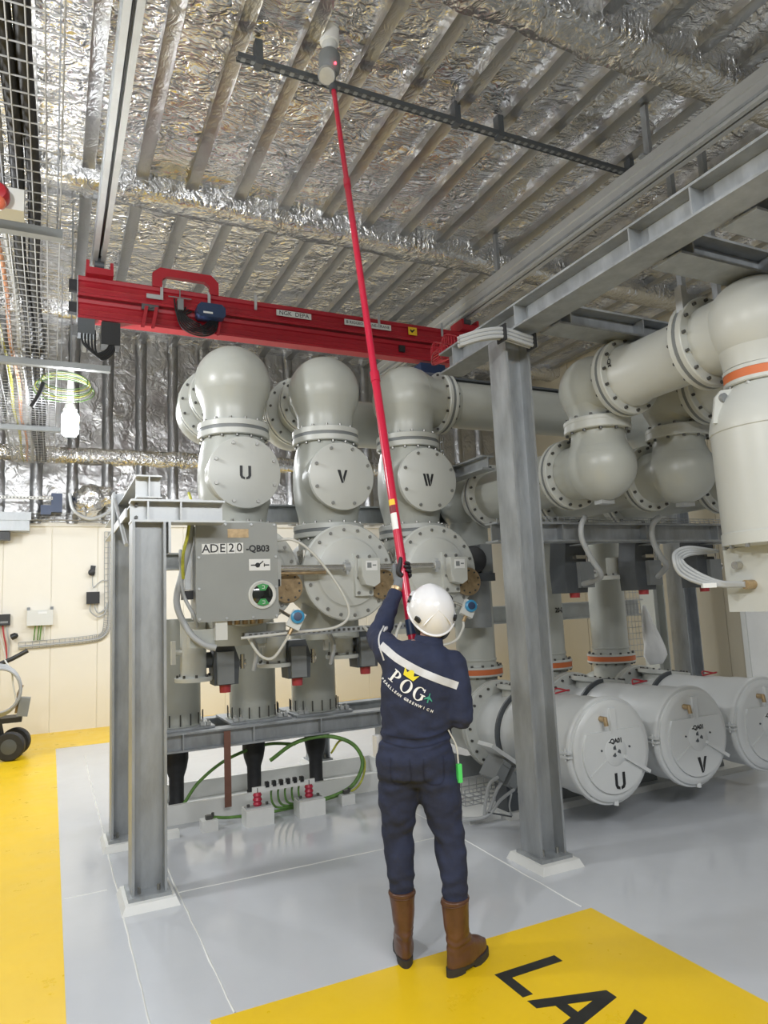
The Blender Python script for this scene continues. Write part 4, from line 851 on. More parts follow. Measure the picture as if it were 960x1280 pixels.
# ================================================================== GIS, right bay
RX = (3.655, 4.485, 5.325); CBY, CBZ = 3.98, 0.555
def breaker(x, ch, label):
    T = thing('circuit_breaker', label, 'circuit breaker', (x, CBY, 0.05), 'horizontal breaker tanks of the right bay', local=True); OFF[T.name] = Vector((0, 0, 0.05))
    c = Vector((0, 0, CBZ)); d = Vector((0, 1, 0)); R = 0.345
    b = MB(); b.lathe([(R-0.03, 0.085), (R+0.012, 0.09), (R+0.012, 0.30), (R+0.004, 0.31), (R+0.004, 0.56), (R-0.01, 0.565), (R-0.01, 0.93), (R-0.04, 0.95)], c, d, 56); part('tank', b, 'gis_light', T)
    b = MB(); b.lathe([(R-0.02, 0.035), (R+0.028, 0.04), (R+0.034, 0.05), (R+0.034, 0.07), (R+0.022, 0.08), (R+0.022, 0.10), (R+0.012, 0.105)], c, d, 56); part('clamp_band', b, 'gis_light', T)
    b = MB(); b.bb(-R-0.055, -R-0.015, 0.02, 0.10, CBZ-0.01, CBZ+0.005); b.bb(-R-0.055, -R-0.015, 0.02, 0.10, CBZ+0.02, CBZ+0.035); b.cyl((-R-0.045, 0.06, CBZ-0.03), (-R-0.045, 0.06, CBZ+0.055), 0.008, n=8); b.bb(-R-0.02, -R, 0.10, 0.30, CBZ+0.0, CBZ+0.02); part('band_lock', b, 'gis_light', T)
    b = MB(); b.lathe([(R-0.01, 0.06), (R+0.008, 0.045), (R+0.008, 0.02), (R-0.012, 0.006), (R-0.03, 0.003), (0, 0.003)], c, d, 56); cv = part('end_cover', b, 'gis_light', T)
    # raised face: disc with the upper part cut straight
    P = []; r = R-0.055; cut = r*0.50; a0 = math.asin(0.50)
    n = 34
    for i in range(n+1):
        a = PI-a0+(PI+2*a0)*i/n; P.append((r*math.cos(a), r*math.sin(a)))
    b = MB(); b.prism(P, 0.02, (0, 0.004, CBZ), (1, 0, 0), (0, 0, 1)); fc = part('raised_face', b, 'gis_light', cv)
    b = MB(); b.prism([(-0.028, 0.13), (0.028, 0.13), (0.022, 0.30), (-0.022, 0.30)], 0.022, (0, 0.004, CBZ), (1, 0, 0), (0, 0, 1)); part('rib', b, 'gis_light', cv)
    b = MB(); b.prism([(-0.006, -0.012), (0.25, -0.012), (0.25, 0.012), (-0.006, 0.012)], 0.03, (0.075, -0.014, CBZ-0.045), Vector((0.86, 0, -0.51)), Vector((0.51, 0, 0.86))); part('rib', b, 'gis_light', cv)
    b = MB(); b.prism([(0, -0.008), (0.19, -0.008), (0.19, 0.008), (0, 0.008)], 0.006, (-0.075, -0.016, CBZ-0.045), Vector((-0.86, 0, -0.51)), Vector((0.51, 0, -0.86))); part('rib', b, 'gis_light', cv)
    b = MB(); b.lathe([(0.10, 0.010), (0.10, -0.018), (0.094, -0.022), (0.0, -0.022)], c, d, 32); part('hub', b, 'gis_light', cv)
    b = MB()
    for k in range(3):
        a = PI/2+2*PI*k/3
        b.prism([(0.012*math.cos(a), 0.012*math.sin(a)), (0.045*math.cos(a+0.1), 0.045*math.sin(a+0.1)), (0.040*math.cos(a+0.65), 0.040*math.sin(a+0.65)), (0.030*math.cos(a+1.0), 0.030*math.sin(a+1.0))], 0.003, (0, -0.0225, CBZ), (1, 0, 0), (0, 0, 1))
    part('hub_vents', b, 'dark_grey', cv, kind='stuff')
    part('stencil_lettering', text_mb('-QA01', 0.045, (0.0, -0.0235, CBZ+0.073), (1, 0, 0), (0, 0, 1), 0.001, bold=0.0018), 'black', cv)
    part('stencil_letter', stencil(ch, 0.115, Vector((0.02, -0.0165, CBZ-0.205)), Vector((1, 0, 0)), Vector((0, 0, 1))), 'black', cv, 'black stencilled letter')
    b = MB()
    for sx in (-0.13, 0.13): b.cyl((sx, -0.014, CBZ+0.02), (sx, -0.024, CBZ+0.02), 0.007, n=8)
    part('face_screws', b, 'dark_grey', cv, kind='stuff')
    b = MB(); b.cyl((-0.10, 0.0, CBZ+0.235), (-0.10, -0.05, CBZ+0.235), 0.020, n=12); b.cyl((-0.10, -0.045, CBZ+0.25), (-0.10, -0.055, CBZ+0.19), 0.016, n=12); part('valve', b, 'brass', cv, 'small brass valve')
    b = MB(); b.cyl((0.0, 0.02, CBZ-R-0.03), (0.0, 0.02, CBZ-R), 0.018, n=10); part('drain_plug', b, 'gis_light', T)
    b = MB(); b.tube(bez([(-0.06, 0.55, CBZ+R+0.01), (0.02, 0.48, CBZ+R+0.035), (0.08, 0.55, CBZ+R+0.02), (0.02, 0.62, CBZ+R+0.035), (-0.06, 0.55, CBZ+R+0.01)], 6), 0.007, 6); part('red_cord', b, 'crane_red', T, 'red cord loop')
    # rear: seam, tapered mid section, bolted flange, rear chamber
    b = MB(); b.lathe([(R-0.02, 0.94), (R+0.02, 0.945), (R+0.02, 0.965), (R-0.02, 0.97)], c, d, 48); part('seam_ring', b, 'dark_grey', T)
    b = MB(); b.lathe([(R-0.01, 0.97), (R-0.03, 1.02), (R-0.06, 1.22), (R-0.06, 1.36)], c, d, 48); part('mid_section', b, 'gis_light', T)
    flange(T, c+d*1.40, d, R+0.045, 0.04, nb=22, mat_='gis_cover', bm='bolt_dark', seal='gis_cover')
    b = MB(); b.lathe([(R-0.06, 1.43), (R-0.05, 1.5), (R-0.05, 2.0), (R-0.1, 2.12), (R-0.2, 2.18), (0, 2.2)], c, d, 48)
    b.lathe([(0.19, 0.18), (0.185, 0.40)], c+d*1.74, (0, 0, 1), 32); part('rear_chamber', b, 'gis', T)
    b = MB(); b.lathe([(0.20, 0.20), (0.19, 0.30), (0.24, 0.315), (0.24, 0.35), (0, 0.355)], c+Vector((0.05, 1.15, 0)), (0.15, 0, 1), 28); part('top_manhole', b, 'gis_cover', T)
    b = MB(); b.bolts(c+Vector((0.05, 1.15, 0))+Vector((0.15, 0, 1)).normalized()*0.35, (0.15, 0, 1), 0.21, 10, 0.011, 0.015); part('manhole_bolts', b, 'bolt_dark', T, kind='stuff')
    # cradle
    for yy in (0.75, 1.8):
        b = MB(); b.prism([(-0.30, 0.05), (0.30, 0.05), (0.26, 0.27), (0.12, 0.225), (-0.12, 0.225), (-0.26, 0.27)], 0.05, (0, yy+0.025, 0), (1, 0, 0), (0, 0, 1)); part('cradle', b, 'mid_grey', T)
    return T
breaker(RX[0], 'U', 'horizontal breaker tank with stencilled U, nearest the tall column')
breaker(RX[1], 'V', 'horizontal breaker tank with stencilled V, middle of the row')
breaker(RX[2], 'W', 'horizontal breaker tank cut by the right picture edge')

def riser(x, label):
    T = thing('riser_tube', label, 'pipe', (x, 5.72, 0.96), 'vertical tubes with orange rings', local=True); OFF[T.name] = Vector((0, 0, 0.96))
    flange(T, (0, 0, 1.005), (0, 0, 1), 0.245, 0.045, nb=14, seal='orange', bm='bolt_dark', st=0.05)
    b = MB(); b.lathe([(0.192, 1.05), (0.185, 1.08), (0.185, 2.45), (0.2, 2.5)], (0, 0, 0), (0, 0, 1), 36); part('tube', b, 'gis', T)
    b = MB(); b.lathe([(0.19, 1.10), (0.192, 1.105), (0.192, 1.115), (0.19, 1.12)], (0, 0, 0), (0, 0, 1), 36); part('weld_ring', b, 'gis', T)
    return T
R0 = riser(RX[0], 'grey vertical tube with orange ring right of the worker')
R1 = dup(R0, (RX[1], 5.72, 0.96), 'grey vertical tube with orange ring partly hidden behind the tall column')
dup(R0, (RX[2], 5.72, 0.96), 'grey vertical tube with orange ring behind the V breaker tank')
tb = text_mb('20-Q', 0.065, (0, 0, 0), (1, 0, 0), (0, 1, 0), 0.001, bold=0.0016)
tb.v = [(0.1875*math.sin(v[0]/0.1875+0.35), -0.1875*math.cos(v[0]/0.1875+0.35), 1.53+v[1]) for v in tb.v]
part('stencil_lettering', tb, 'black', R1)

SY, SZ1, SZ2, SR = 3.87, 2.605, 3.185, 0.258
def duct(x, label, full):
    T = thing('bus_elbow', label, 'pipe', (x, SY, SZ1-SR), 'double ball elbows of the right bay', local=True); OFF[T.name] = Vector((0, 0, SZ1-SR))
    c1 = Vector((0, 0, SZ1)); c2 = Vector((0, 0, SZ2)); Yp = Vector((0, 1, 0)); Zp = Vector((0, 0, 1))
    b = MB(); b.sphere(c1, SR, 44, 24); b.lathe([(0.247, 0.075), (0.222, 0.13), (0.203, 0.175), (0.195, 0.22), (0.196, 0.28)], c1, Zp, 44); b.lathe([(0.247, 0.075), (0.225, 0.13), (0.208, 0.19), (0.205, 0.30)], c1, Yp, 44); part('lower_ball', b, 'gis', T)
    b = MB(); b.sphere(c2, SR, 44, 24); b.lathe([(0.247, 0.075), (0.222, 0.13), (0.203, 0.175), (0.195, 0.22), (0.196, 0.28)], c2, -Zp, 44); b.lathe([(0.247, 0.075), (0.225, 0.13), (0.208, 0.19), (0.205, 0.30)], c2, -Yp, 44); part('upper_ball', b, 'gis', T)
    flange(T, (0, 0, SZ1+0.30), Zp, 0.243, 0.045, nb=12, bm='bolt_dark', seal='gis_cover')
    flange(T, c1+Yp*0.34, Yp, 0.275, 0.045, nb=16, bm='bolt_dark', seal='seal')
    b = MB(); b.lathe([(0.215, 0.38), (0.215, 1.60)], c1, Yp, 40); b.sphere(c1+Yp*1.85, 0.275, 36, 18, Yp); part('rear_tube', b, 'gis', T)
    flange(T, c1+Yp*1.42, Yp, 0.29, 0.045, nb=16, bm='bolt_dark', seal='seal')
    flange(T, c2-Yp*0.32, Yp, 0.275, 0.05, nb=14, bm='bolt_dark', seal='seal')
    b = MB(); b.lathe([(0.222, 0.36), (0.222, 0.41), (0.205, 0.44), (0.205, 0.90), (0.215, 0.92), (0.215, 0.95)], c2, -Yp, 44); part('tube', b, 'gis_cover', T)
    flange(T, c2-Yp*1.00, Yp, 0.285, 0.05, nb=14, bm='bolt_dark', seal='seal')
    c3 = c2-Yp*1.34
    b = MB(); b.sphere(c3, SR+0.012, 44, 24); b.lathe([(0.25, 0.08), (0.225, 0.17), (0.222, 0.30)], c3, Yp, 44); b.lathe([(0.245, 0.08), (0.205, 0.19), (0.195, 0.27)], c3, -Zp, 44); part('front_ball', b, 'gis_cover', T)
    b = MB(); b.bb(-0.05, 0.07, -0.04, 0.04, SZ1-SR-0.022, SZ1-SR+0.012); part('foot', b, 'galv_light', T)
    return T
E0 = duct(RX[0], 'grey double ball elbow with tube rising to the right, in front', True)
dup(E0, (RX[1], SY, SZ1-SR), 'grey double ball elbow behind the first one')
dup(E0, (RX[2], SY, SZ1-SR), 'grey double ball elbow hidden mostly behind the big upright tank')
# printed mark on the first tube
tb = text_mb('-QB04', 0.055, (0, 0, 0), (1, 0, 0), (0, 1, 0), 0.001, bold=0.0016)
tb.v = [(-0.2235*math.cos(v[0]/0.2235+0.15), -0.40-v[1]*0.7, SZ2-0.2235*math.sin(v[0]/0.2235-0.15)) for v in tb.v]
part('stencil_lettering', tb, 'black', E0)

# voltage transformer tank under the front ball
VY = SY-1.34
def transformer(x, label):
    T = thing('transformer_tank', label, 'tank', (x, VY, 0), 'upright transformer tanks', local=True)
    flange(T, (0, 0, 2.865), (0, 0, 1), 0.215, 0.05, nb=10, seal='orange', bm='bolt', st=0.05)
    b = MB(); b.lathe([(0.19, 2.815), (0.20, 2.80), (0.26, 2.73), (0.305, 2.64), (0.318, 2.58), (0.318, 2.55), (0.312, 2.545), (0.305, 1.98), (0.312, 1.975), (0.312, 1.91), (0.20, 1.90)], (0, 0, 0), (0, 0, 1), 56); part('tank', b, 'gis_cover', T)
    b = MB(); P = [(0.0, 0.0), (0.16, 0.0), (0.17, 0.16), (0.03, 0.22), (-0.02, 0.19)]
    b.prism([(-0.335, 0), (-0.16, 0), (-0.19, 0.20), (-0.27, 0.19), (-0.305, 0.15)], 0.018, (0.0, 0.009, 2.60), Vector((0.93, -0.37, 0)), (0, 0, 1)); part('lifting_lug', b, 'gis_cover', T)
    b = MB(); b.cyl(Vector((0.93, -0.37, 0))*-0.265+Vector((0, -0.02, 2.745)), Vector((0.93, -0.37, 0))*-0.265+Vector((0.0, 0.03, 2.745)), 0.028, n=16); part('lug_hole', b, 'mid_grey', T)
    b = MB(); b.bolts((0, 0, 1.91), (0, 0, -1), 0.30, 16, 0.013, 0.02); part('base_bolts', b, 'bolt', T, kind='stuff')
    b = MB(); b.bb(-0.17, 0.30, -0.20, 0.26, 1.54, 1.90); part('terminal_box', b, 'gis_cover', T)
    b = MB(); b.cyl((-0.235, 0.09, 1.69), (-0.17, 0.09, 1.69), 0.026, n=12); part('cable_gland', b, 'brass', T)
    b = MB(); b.cyl((-0.215, 0.16, 1.80), (-0.17, 0.16, 1.80), 0.022, n=12); part('cable_gland', b, 'steel_bright', T)
    b = MB(); b.tube([(-0.16, -0.10, 1.525), (0.0, -0.18, 1.525)], 0.012, 8); b.cyl((0.0, -0.18, 1.51), (0.0, -0.18, 1.55), 0.015, n=8); part('clamp_rod', b, 'steel_bright', T)
    return T
V0 = transformer(RX[0]+0.02, 'big pale upright transformer tank at the right picture edge')
T = thing('pipe_hanger', 'galvanised bracket holding the tube under the middle cantilever beam', 'bracket', (RX[0], 2.87, 3.4))
b = MB(); b.prism([(-0.20, 0), (-0.04, 0.0), (-0.04, 0.04), (-0.15, 0.04), (-0.15, 0.22), (-0.20, 0.22)], 0.05, (RX[0]-0.02, 2.88, 3.30), (1, 0, 0), (0, 0, 1)); part('plate', b, 'galv_light', T)
b = MB(); b.prism([(0, 0), (0.11, 0.12), (0, 0.12)], 0.012, (RX[0]-0.17, 2.85, 3.36), (1, 0, 0), (0, 0, 1)); part('gusset', b, 'galv_light', T)
T = thing('pipe_hanger', 'galvanised bracket on top of the first upper ball elbow', 'bracket', (RX[0], 3.7, 3.4))
b = MB(); b.bb(RX[0]-0.05, RX[0]+0.02, 3.60, 3.62, 3.38, 3.60); part('plate', b, 'galv_light', T)
b = MB(); b.bb(RX[0]-0.16, RX[0]-0.05, 3.58, 3.62, 3.52, 3.54); part('arm', b, 'galv_light', T)

# drive boxes under the shelf beam
def drive(x, y, z, label):
    T = thing('disconnector_drive', label, 'switch drive', (x, y, z-0.28), 'drive boxes under the shelf beam', local=True); OFF[T.name] = Vector((0, 0, -0.28))
    b = MB(); b.prism([(-0.12, -0.24), (0.10, -0.24), (0.13, -0.05), (0.10, 0.20), (-0.10, 0.20), (-0.13, -0.05)], 0.2, (0, 0.1, 0), (1, 0, 0), (0, 0, 1)); part('gear_casing', b, 'dark_grey', T)
    b = MB(); b.bb(0.0, 0.15, -0.14, -0.09, -0.20, 0.02); part('front_cover', b, 'mid_grey', T)
    b = MB(); b.lathe([(0.042, -0.28), (0.045, -0.23)], (0.0, -0.05, 0), (0, 0, 1), 16); part('red_cap', b, 'red_cap', T, 'red plastic cap')
    b = MB(); b.cyl((0.12, -0.05, -0.05), (0.21, -0.09, -0.05), 0.032, n=12); b.cyl((0.10, -0.12, 0.02), (0.10, -0.12, 0.18), 0.014, n=10); b.box((0.02, -0.12, 0.06), (0.10, 0.04, 0.03)); part('linkage', b, 'steel_bright', T)
    b = MB(); b.bb(-0.06, 0.06, -0.42, 0.10, 0.155, 0.165); b.bb(-0.06, 0.06, -0.02, 0.10, 0.155, 0.20); part('mounting_arm', b, 'galv', T)
    return T
Q0 = drive(4.03, 4.75, 1.93, 'dark drive box with red cap right beside the tall column')
dup(Q0, (4.82, 4.75, 1.93-0.28), 'dark drive box with red cap, second from the tall column')
dup(Q0, (5.60, 4.75, 1.93-0.28), 'dark drive box behind the grey cable bundle at the right')
T = thing('black_motor', 'black drive motor left of the tall column beside the W round cover', 'motor', (3.42, 5.3, 1.85))
b = MB(); b.lathe([(0.0, -0.02), (0.115, 0), (0.125, 0.03), (0.125, 0.20), (0.10, 0.22)], (3.36, 5.2, 2.02), (0.3, 1, 0), 28); part('motor_drum', b, 'black', T)
b = MB(); b.bb(3.34, 3.56, 5.18, 5.34, 1.83, 1.90); part('motor_foot', b, 'dark_grey', T)
b = MB(); b.bb(3.45, 3.57, 5.22, 5.40, 1.90, 2.16); part('gearbox', b, 'mid_grey', T)
b = MB(); b.lathe([(0.13, 1.42), (0.13, 1.83)], (3.50, 5.42, 0), (0, 0, 1), 24); part('motor_stand', b, 'mid_grey', T)
# flange plate halfway down the third riser
T = thing('branch_flange', 'pale square branch flange on the third riser tube', 'flange', (5.0, 5.2, 1.8))
b = MB(); b.lathe([(0.11, 0.0), (0.11, 0.035), (0.06, 0.04), (0.06, 0.2)], (4.72, 4.95, 1.80), (0, 0, 1), 24); part('disc', b, 'gis_cover', T)
b = MB(); b.bolts((4.72, 4.95, 1.835), (0, 0, 1), 0.09, 8, 0.009, 0.02); part('bolts', b, 'bolt_dark', T, kind='stuff')

# conduits in the right bay
cable('grey flexible conduit dropping from the shelf beam beside the first drive box', [(3.86, 4.33, 2.255), (3.76, 4.2, 2.27), (3.70, 4.18, 2.20), (3.70, 4.18, 2.09), (3.80, 4.2, 1.94), (3.92, 4.25, 1.81), (4.0, 4.55, 1.76)], 0.022, 'cable_grey')
cable('grey flexible conduit dropping from the shelf beam beside the second drive box', [(4.66, 4.33, 2.255), (4.55, 4.2, 2.28), (4.45, 4.18, 2.21), (4.44, 4.18, 2.09), (4.53, 4.2, 1.96), (4.64, 4.25, 1.88), (4.80, 4.5, 1.80)], 0.024, 'cable_grey')
for k in range(4):
    d = 0.013*k
    cable('grey cable of the bundle looping into the transformer box, %s' % ('outermost', 'second', 'third', 'innermost')[k], [(3.66, 2.95+d, 1.90), (3.44, 2.96, 1.925-d), (3.31+d, 2.95, 1.90-d), (3.23+1.6*d, 2.9, 1.845), (3.245+1.6*d, 2.88, 1.77+d), (3.32+d, 2.82, 1.712+d), (3.42, 2.75, 1.69+d*0.5), (3.44, 2.62, 1.685+d*0.3)], 0.0115, 'cable_grey', group='cables of the transformer bundle')
b = MB(); b.box((3.36, 2.79, 1.695), (0.075, 0.03, 0.026), Matrix.Rotation(-0.5, 3, 'Z')); top('cable_tag', b, 'white', 'white marker tag on the grey cable bundle at the right', 'tag')
# wire tray on the shelf beam
def wire_basket(label, o, L, wdt, h, ax, step=0.10, r=0.004, name='cable_tray', m='zinc', side=None, nlong=4):
    o = Vector(o); ax = Vector(ax).normalized(); sd = Vector(side) if side else Vector((0, 0, 1)).cross(ax); upv = ax.cross(sd) if side else Vector((0, 0, 1))
    T = thing(name, label, 'cable tray', o)
    b = MB()
    for i in range(nlong): 
        p = o+sd*(wdt*i/(nlong-1)); b.tube([p, p+ax*L], r, 5)
    for p in (o+upv*h, o+sd*wdt+upv*h): b.tube([p, p+ax*L], r, 5)
    if h > 0.06:
        for p in (o+upv*h/2, o+sd*wdt+upv*h/2): b.tube([p, p+ax*L], r, 5)
    part('long_wires', b, m, T, kind='stuff')
    b = MB()
    for i in range(int(L/step)+1):
        p = o+ax*(i*step); b.tube([p+upv*h, p, p+sd*wdt, p+sd*wdt+upv*h], r, 5)
    part('cross_wires', b, m, T, kind='stuff')
    return T
wire_basket('wire mesh cable tray on top of the shelf beam', (3.1, 4.30, 2.245), 2.9, 0.14, 0.04, (1, 0, 0), 0.06, 0.003)
wire_basket('wire mesh guard on the floor right behind the worker legs', (2.98, 4.95, 0.06), 0.6, 0.30, 0.12, (1, 0, 0), 0.075, 0.004)
wire_basket('upright cable ladder between the W pole and the tall column', (3.42, 5.98, 2.2), 1.5, 0.16, 0.05, (0, 0, 1), 0.09, 0.004, 'cable_ladder', 'galv', (1, 0, 0), 4)
wire_basket('upright wire mesh panel behind the hanging white bag', (5.7, 6.02, 0.95), 0.40, 0.85, 0.02, (1, 0, 0), 0.05, 0.003, 'mesh_panel', 'galv', (0, 0, 1), 14)

# plinth and control block under the breaker U
T = thing('plinth', 'low white plinth under the breaker tanks', 'plinth', (4.4, 5.6, 0))
b = MB(); b.bb(3.16, 5.9, 4.62, 6.4, 0, 0.05); part('slab', b, 'white_paint', T)
T = thing('plinth', 'low white plinth corner under the grey conduits beside the worker', 'plinth', (2.95, 4.9, 0))
b = MB(); b.bb(2.86, 3.14, 4.70, 5.4, 0, 0.045); part('slab', b, 'white_paint', T)
T = thing('breaker_drive', 'grey ribbed drive blocks with conduits under the U breaker tank', 'switch drive', (3.4, 4.75, 0.05))
R_ = Matrix.Rotation(0.62, 3, 'Y')
for k in range(3):
    b = MB(); c = Vector((3.14, 4.74, 0.36))+R_ @ Vector((0.125*k, 0, 0)); b.box(c, (0.085, 0.22, 0.16-0.01*k), R_)
    for s_ in (-1, 1): b.box(c+R_ @ Vector((0.0, -0.115, 0.055*s_)), (0.07, 0.012, 0.02), R_)
    part('drive_block', b, 'mid_grey', T)
b = MB(); c = Vector((3.20, 4.74, 0.46)); b.box(c, (0.34, 0.2, 0.03), R_); part('mounting_plate', b, 'gis_light', T)
b = MB(); b.bb(3.18, 3.52, 4.66, 4.82, 0.05, 0.24); part('stand', b, 'dark_grey', T)
for k, pts in enumerate(([(3.12, 4.64, 0.28), (3.05, 4.62, 0.22), (2.98, 4.62, 0.10), (2.93, 4.64, 0.055), (2.7, 4.8, 0.05)], [(3.22, 4.62, 0.22), (3.08, 4.60, 0.17), (2.98, 4.60, 0.09), (2.90, 4.63, 0.06), (2.75, 4.7, 0.05)], [(3.08, 4.62, 0.33), (2.99, 4.6, 0.30), (2.95, 4.6, 0.2), (2.94, 4.62, 0.08)], [(3.18, 4.6, 0.2), (3.14, 4.58, 0.12), (3.15, 4.57, 0.05)])):
    b = MB(); b.tube(bez(pts, 7), 0.013 if k < 3 else 0.007, 7); part('conduit', b, 'cable_grey', T)
b = MB(); b.tube([(2.96, 4.6, 0.1), (3.14, 4.56, 0.05)], 0.006, 6); part('conduit', b, 'dark_grey', T)
# plastic bag
b = MB(); P = []
n, k = 18, 14
vs = []
for i in range(k+1):
    t = i/k; z = 1.52-0.66*t; r = 0.02+0.145*(t**0.8)*(1-0.55*max(0, (t-0.85)/0.15)); cx = 6.07+0.10*t
    for j in range(n):
        a = 2*PI*j/n; f = 1+0.22*math.sin(3*a+4*t)+0.12*math.sin(7*a-3*t)
        vs.append((cx+r*f*math.cos(a), 5.93+0.45*r*f*math.sin(a), z))
b.add(vs, [(i*n+j, i*n+(j+1) % n, (i+1)*n+(j+1) % n, (i+1)*n+j) for i in range(k) for j in range(n)]+[tuple(range(k*n, k*n+n)), tuple(reversed(range(n)))])
top('plastic_bag', b, 'plastic_bag', 'white plastic bag hanging from the mesh behind the V breaker tank', 'bag', sharp=180)
# galvanised cable bundle over the tall column head
T = thing('cable_bundle', 'grey cable bundle bent over the head of the tall column', 'cable', (2.9, 3.7, 3.5))
for k in range(6):
    b = MB(); dz = 0.026*(k % 3); dy = 0.03*(k//3)
    b.tube(bez([(2.40, 3.72+dy, 3.335+dz), (2.52, 3.64+dy, 3.365+dz), (2.66, 3.60+dy, 3.380+dz), (2.82, 3.60+dy, 3.360+dz), (2.93, 3.60+dy, 3.345+dz)], 6), 0.014, 7); part('cable', b, 'cable_grey', T)
b = MB(); b.box((2.66, 3.615, 3.405), (0.012, 0.10, 0.11)); part('cable_tie', b, 'black', T)
b = MB(); b.box((2.90, 3.615, 3.375), (0.012, 0.10, 0.10)); part('cable_tie', b, 'black', T)
# ================================================================== LEFT SIDE: overhead tray, lamp, wall gear, trolley
TR = wire_basket('long overhead wire mesh cable tray at the left picture edge', (0.015, 1.0, 4.0), 10.55, 0.56, 0.10, (0, 1, 0), 0.10, 0.004, nlong=9)
for k, (x, r, m, lb) in enumerate(((-0.13, 0.034, 'rubber', 'thick black power cable nearest the tray edge'), (-0.205, 0.034, 'rubber', 'thick black power cable second from the tray edge'), (-0.275, 0.020, 'cable_grey', 'grey cable in the overhead tray'), (-0.335, 0.016, 'cable_orange', 'orange cable in the overhead tray'), (-0.40, 0.014, 'cable_yellow', 'yellow green cable in the overhead tray'))):
    b = MB(); b.tube([(x+0.012*math.sin(i*1.3+k), 1.0+i*0.5, 4.008+r+0.004*math.sin(i*2.1+k)) for i in range(22)], r, 8); top('cable', b, m, lb, 'cable', 'cables in the overhead tray', sharp=60)
for y, xe, lb in ((4.36, 0.03, 'short grey support arm under the overhead tray near the beacon'), (6.75, 0.47, 'long grey support arm under the overhead tray above the lamp'), (9.2, 0.10, 'far grey support arm under the overhead tray')):
    b = MB(); b.bb(-0.75, xe, y-0.03, y+0.03, 3.93, 3.985)
    o = top('tray_support', b, 'mid_grey', lb, 'bracket')
    for xx in (-0.65, xe-0.03):
        if xx < 0.3:
            b = MB(); b.tube([(xx, y, 3.985), (xx, y, 6.1)], 0.006, 6); part('threaded_rod', b, 'zinc', o)
# beacon
T = thing('alarm_beacon', 'red alarm beacon on a cream box under the overhead tray', 'beacon', (-0.30, 3.85, 3.80))
b = MB(); b.bb(-0.36, -0.16, 3.86, 3.98, 3.80, 3.92); part('back_box', b, 'off_white', T)
b = MB(); b.bb(-0.40, -0.17, 3.95, 4.02, 3.90, 3.93); part('mounting_plate', b, 'mid_grey', T)
b = MB(); b.lathe([(0.05, 0), (0.062, 0.012), (0.062, 0.06), (0.045, 0.085), (0, 0.095)], (-0.285, 3.86, 3.845), (0, -1, 0), 24); part('horn', b, 'red_plastic', T)
b = MB(); b.sphere((-0.275, 3.80, 3.79), 0.038, 20, 12); part('lens', b, 'amber', T)
# pendant floodlight
LX, LY = 0.155, 7.9
T = thing('pendant_lamp', 'glowing pendant lamp hanging under the overhead tray arm', 'lamp', (LX, LY, 3.55))
b = MB(); b.lathe([(0.0, 3.575), (0.06, 3.58), (0.082, 3.61), (0.085, 3.80), (0.06, 3.84)], (LX, LY, 0), (0, 0, 1), 24); part('lamp_globe', b, 'lamp', T)
b = MB(); b.lathe([(0.06, 3.84), (0.07, 3.86), (0.05, 3.92), (0.02, 3.94)], (LX, LY, 0), (0, 0, 1), 20); part('cap', b, 'off_white', T)
b = MB(); b.bb(LX-0.03, LX+0.03, LY-0.03, LY+0.03, 3.94, 4.32); part('stem', b, 'white_paint', T)
b = MB(); b.bb(LX-0.10, LX+0.02, LY-0.05, LY+0.05, 4.32, 4.36); b.tube([(LX, LY, 4.36), (LX, LY, 6.2)], 0.008, 6); part('hanger', b, 'mid_grey', T)
l = bpy.data.lights.new('pendant_lamp_light', 'POINT'); l.energy = 45; l.shadow_soft_size = 0.1; l.color = (0.92, 0.96, 1.0)
lo = bpy.data.objects.new('pendant_lamp_light', l); lo.location = (LX+0.02, LY-0.16, 3.62); COL.objects.link(lo)
T = thing('cable_coil', 'coil of green and yellow earth wire hung above the lamp', 'cable', (0.1, 7.4, 3.9))
for k in range(7):
    b = MB(); rr = 0.21+0.012*k; b.tube([(0.09+rr*math.cos(a)+0.01*math.sin(k), 7.3+0.03*k, 3.99+0.42*rr*math.sin(a)-0.008*k) for a in [2*PI*i/26 for i in range(26)]], 0.005, 6, True); part('wire_turn', b, ('cable_green', 'cable_yellow', 'cable_grey')[k % 3], T)
b = MB(); b.tube(bez([(-0.1, 7.3, 3.95), (-0.14, 7.3, 3.82), (-0.2, 7.3, 3.70)], 6), 0.02, 8); top('cable_end', b, 'rubber', 'black cable tail hanging left of the lamp', 'cable')
# wall gear (back wall at y = 11.73)
WY = Y1-0.014
T = thing('junction_box', 'pale grey wall junction box with wires below', 'box', (-0.14, WY, 1.55))
b = MB(); b.bb(-0.315, 0.03, WY-0.12, WY, 1.575, 1.80); part('enclosure', b, 'off_white', T)
b = MB(); b.bb(-0.17, -0.05, WY-0.124, WY-0.12, 1.74, 1.775); part('label_plate', b, 'white', T)
b = MB()
for x in (-0.30, 0.015): b.bb(x-0.02, x+0.02, WY-0.05, WY, 1.80, 1.845)
part('mounting_lugs', b, 'mid_grey', T, kind='stuff')
for k, x in enumerate((-0.20, -0.15, -0.12, -0.07)):
    b = MB(); b.tube(bez([(x, WY-0.06, 1.58), (x-0.01, WY-0.07, 1.50), (x-0.02, WY-0.05, 1.36)], 5), 0.010, 6); part('wire', b, 'cable_green' if k < 3 else 'cable_white', T)
T = thing('wall_box', 'small black box on the cream wall with grey cable loop', 'box', (0.585, WY, 1.86))
b = MB(); b.bb(0.49, 0.675, WY-0.10, WY, 1.865, 2.045); part('enclosure', b, 'black', T)
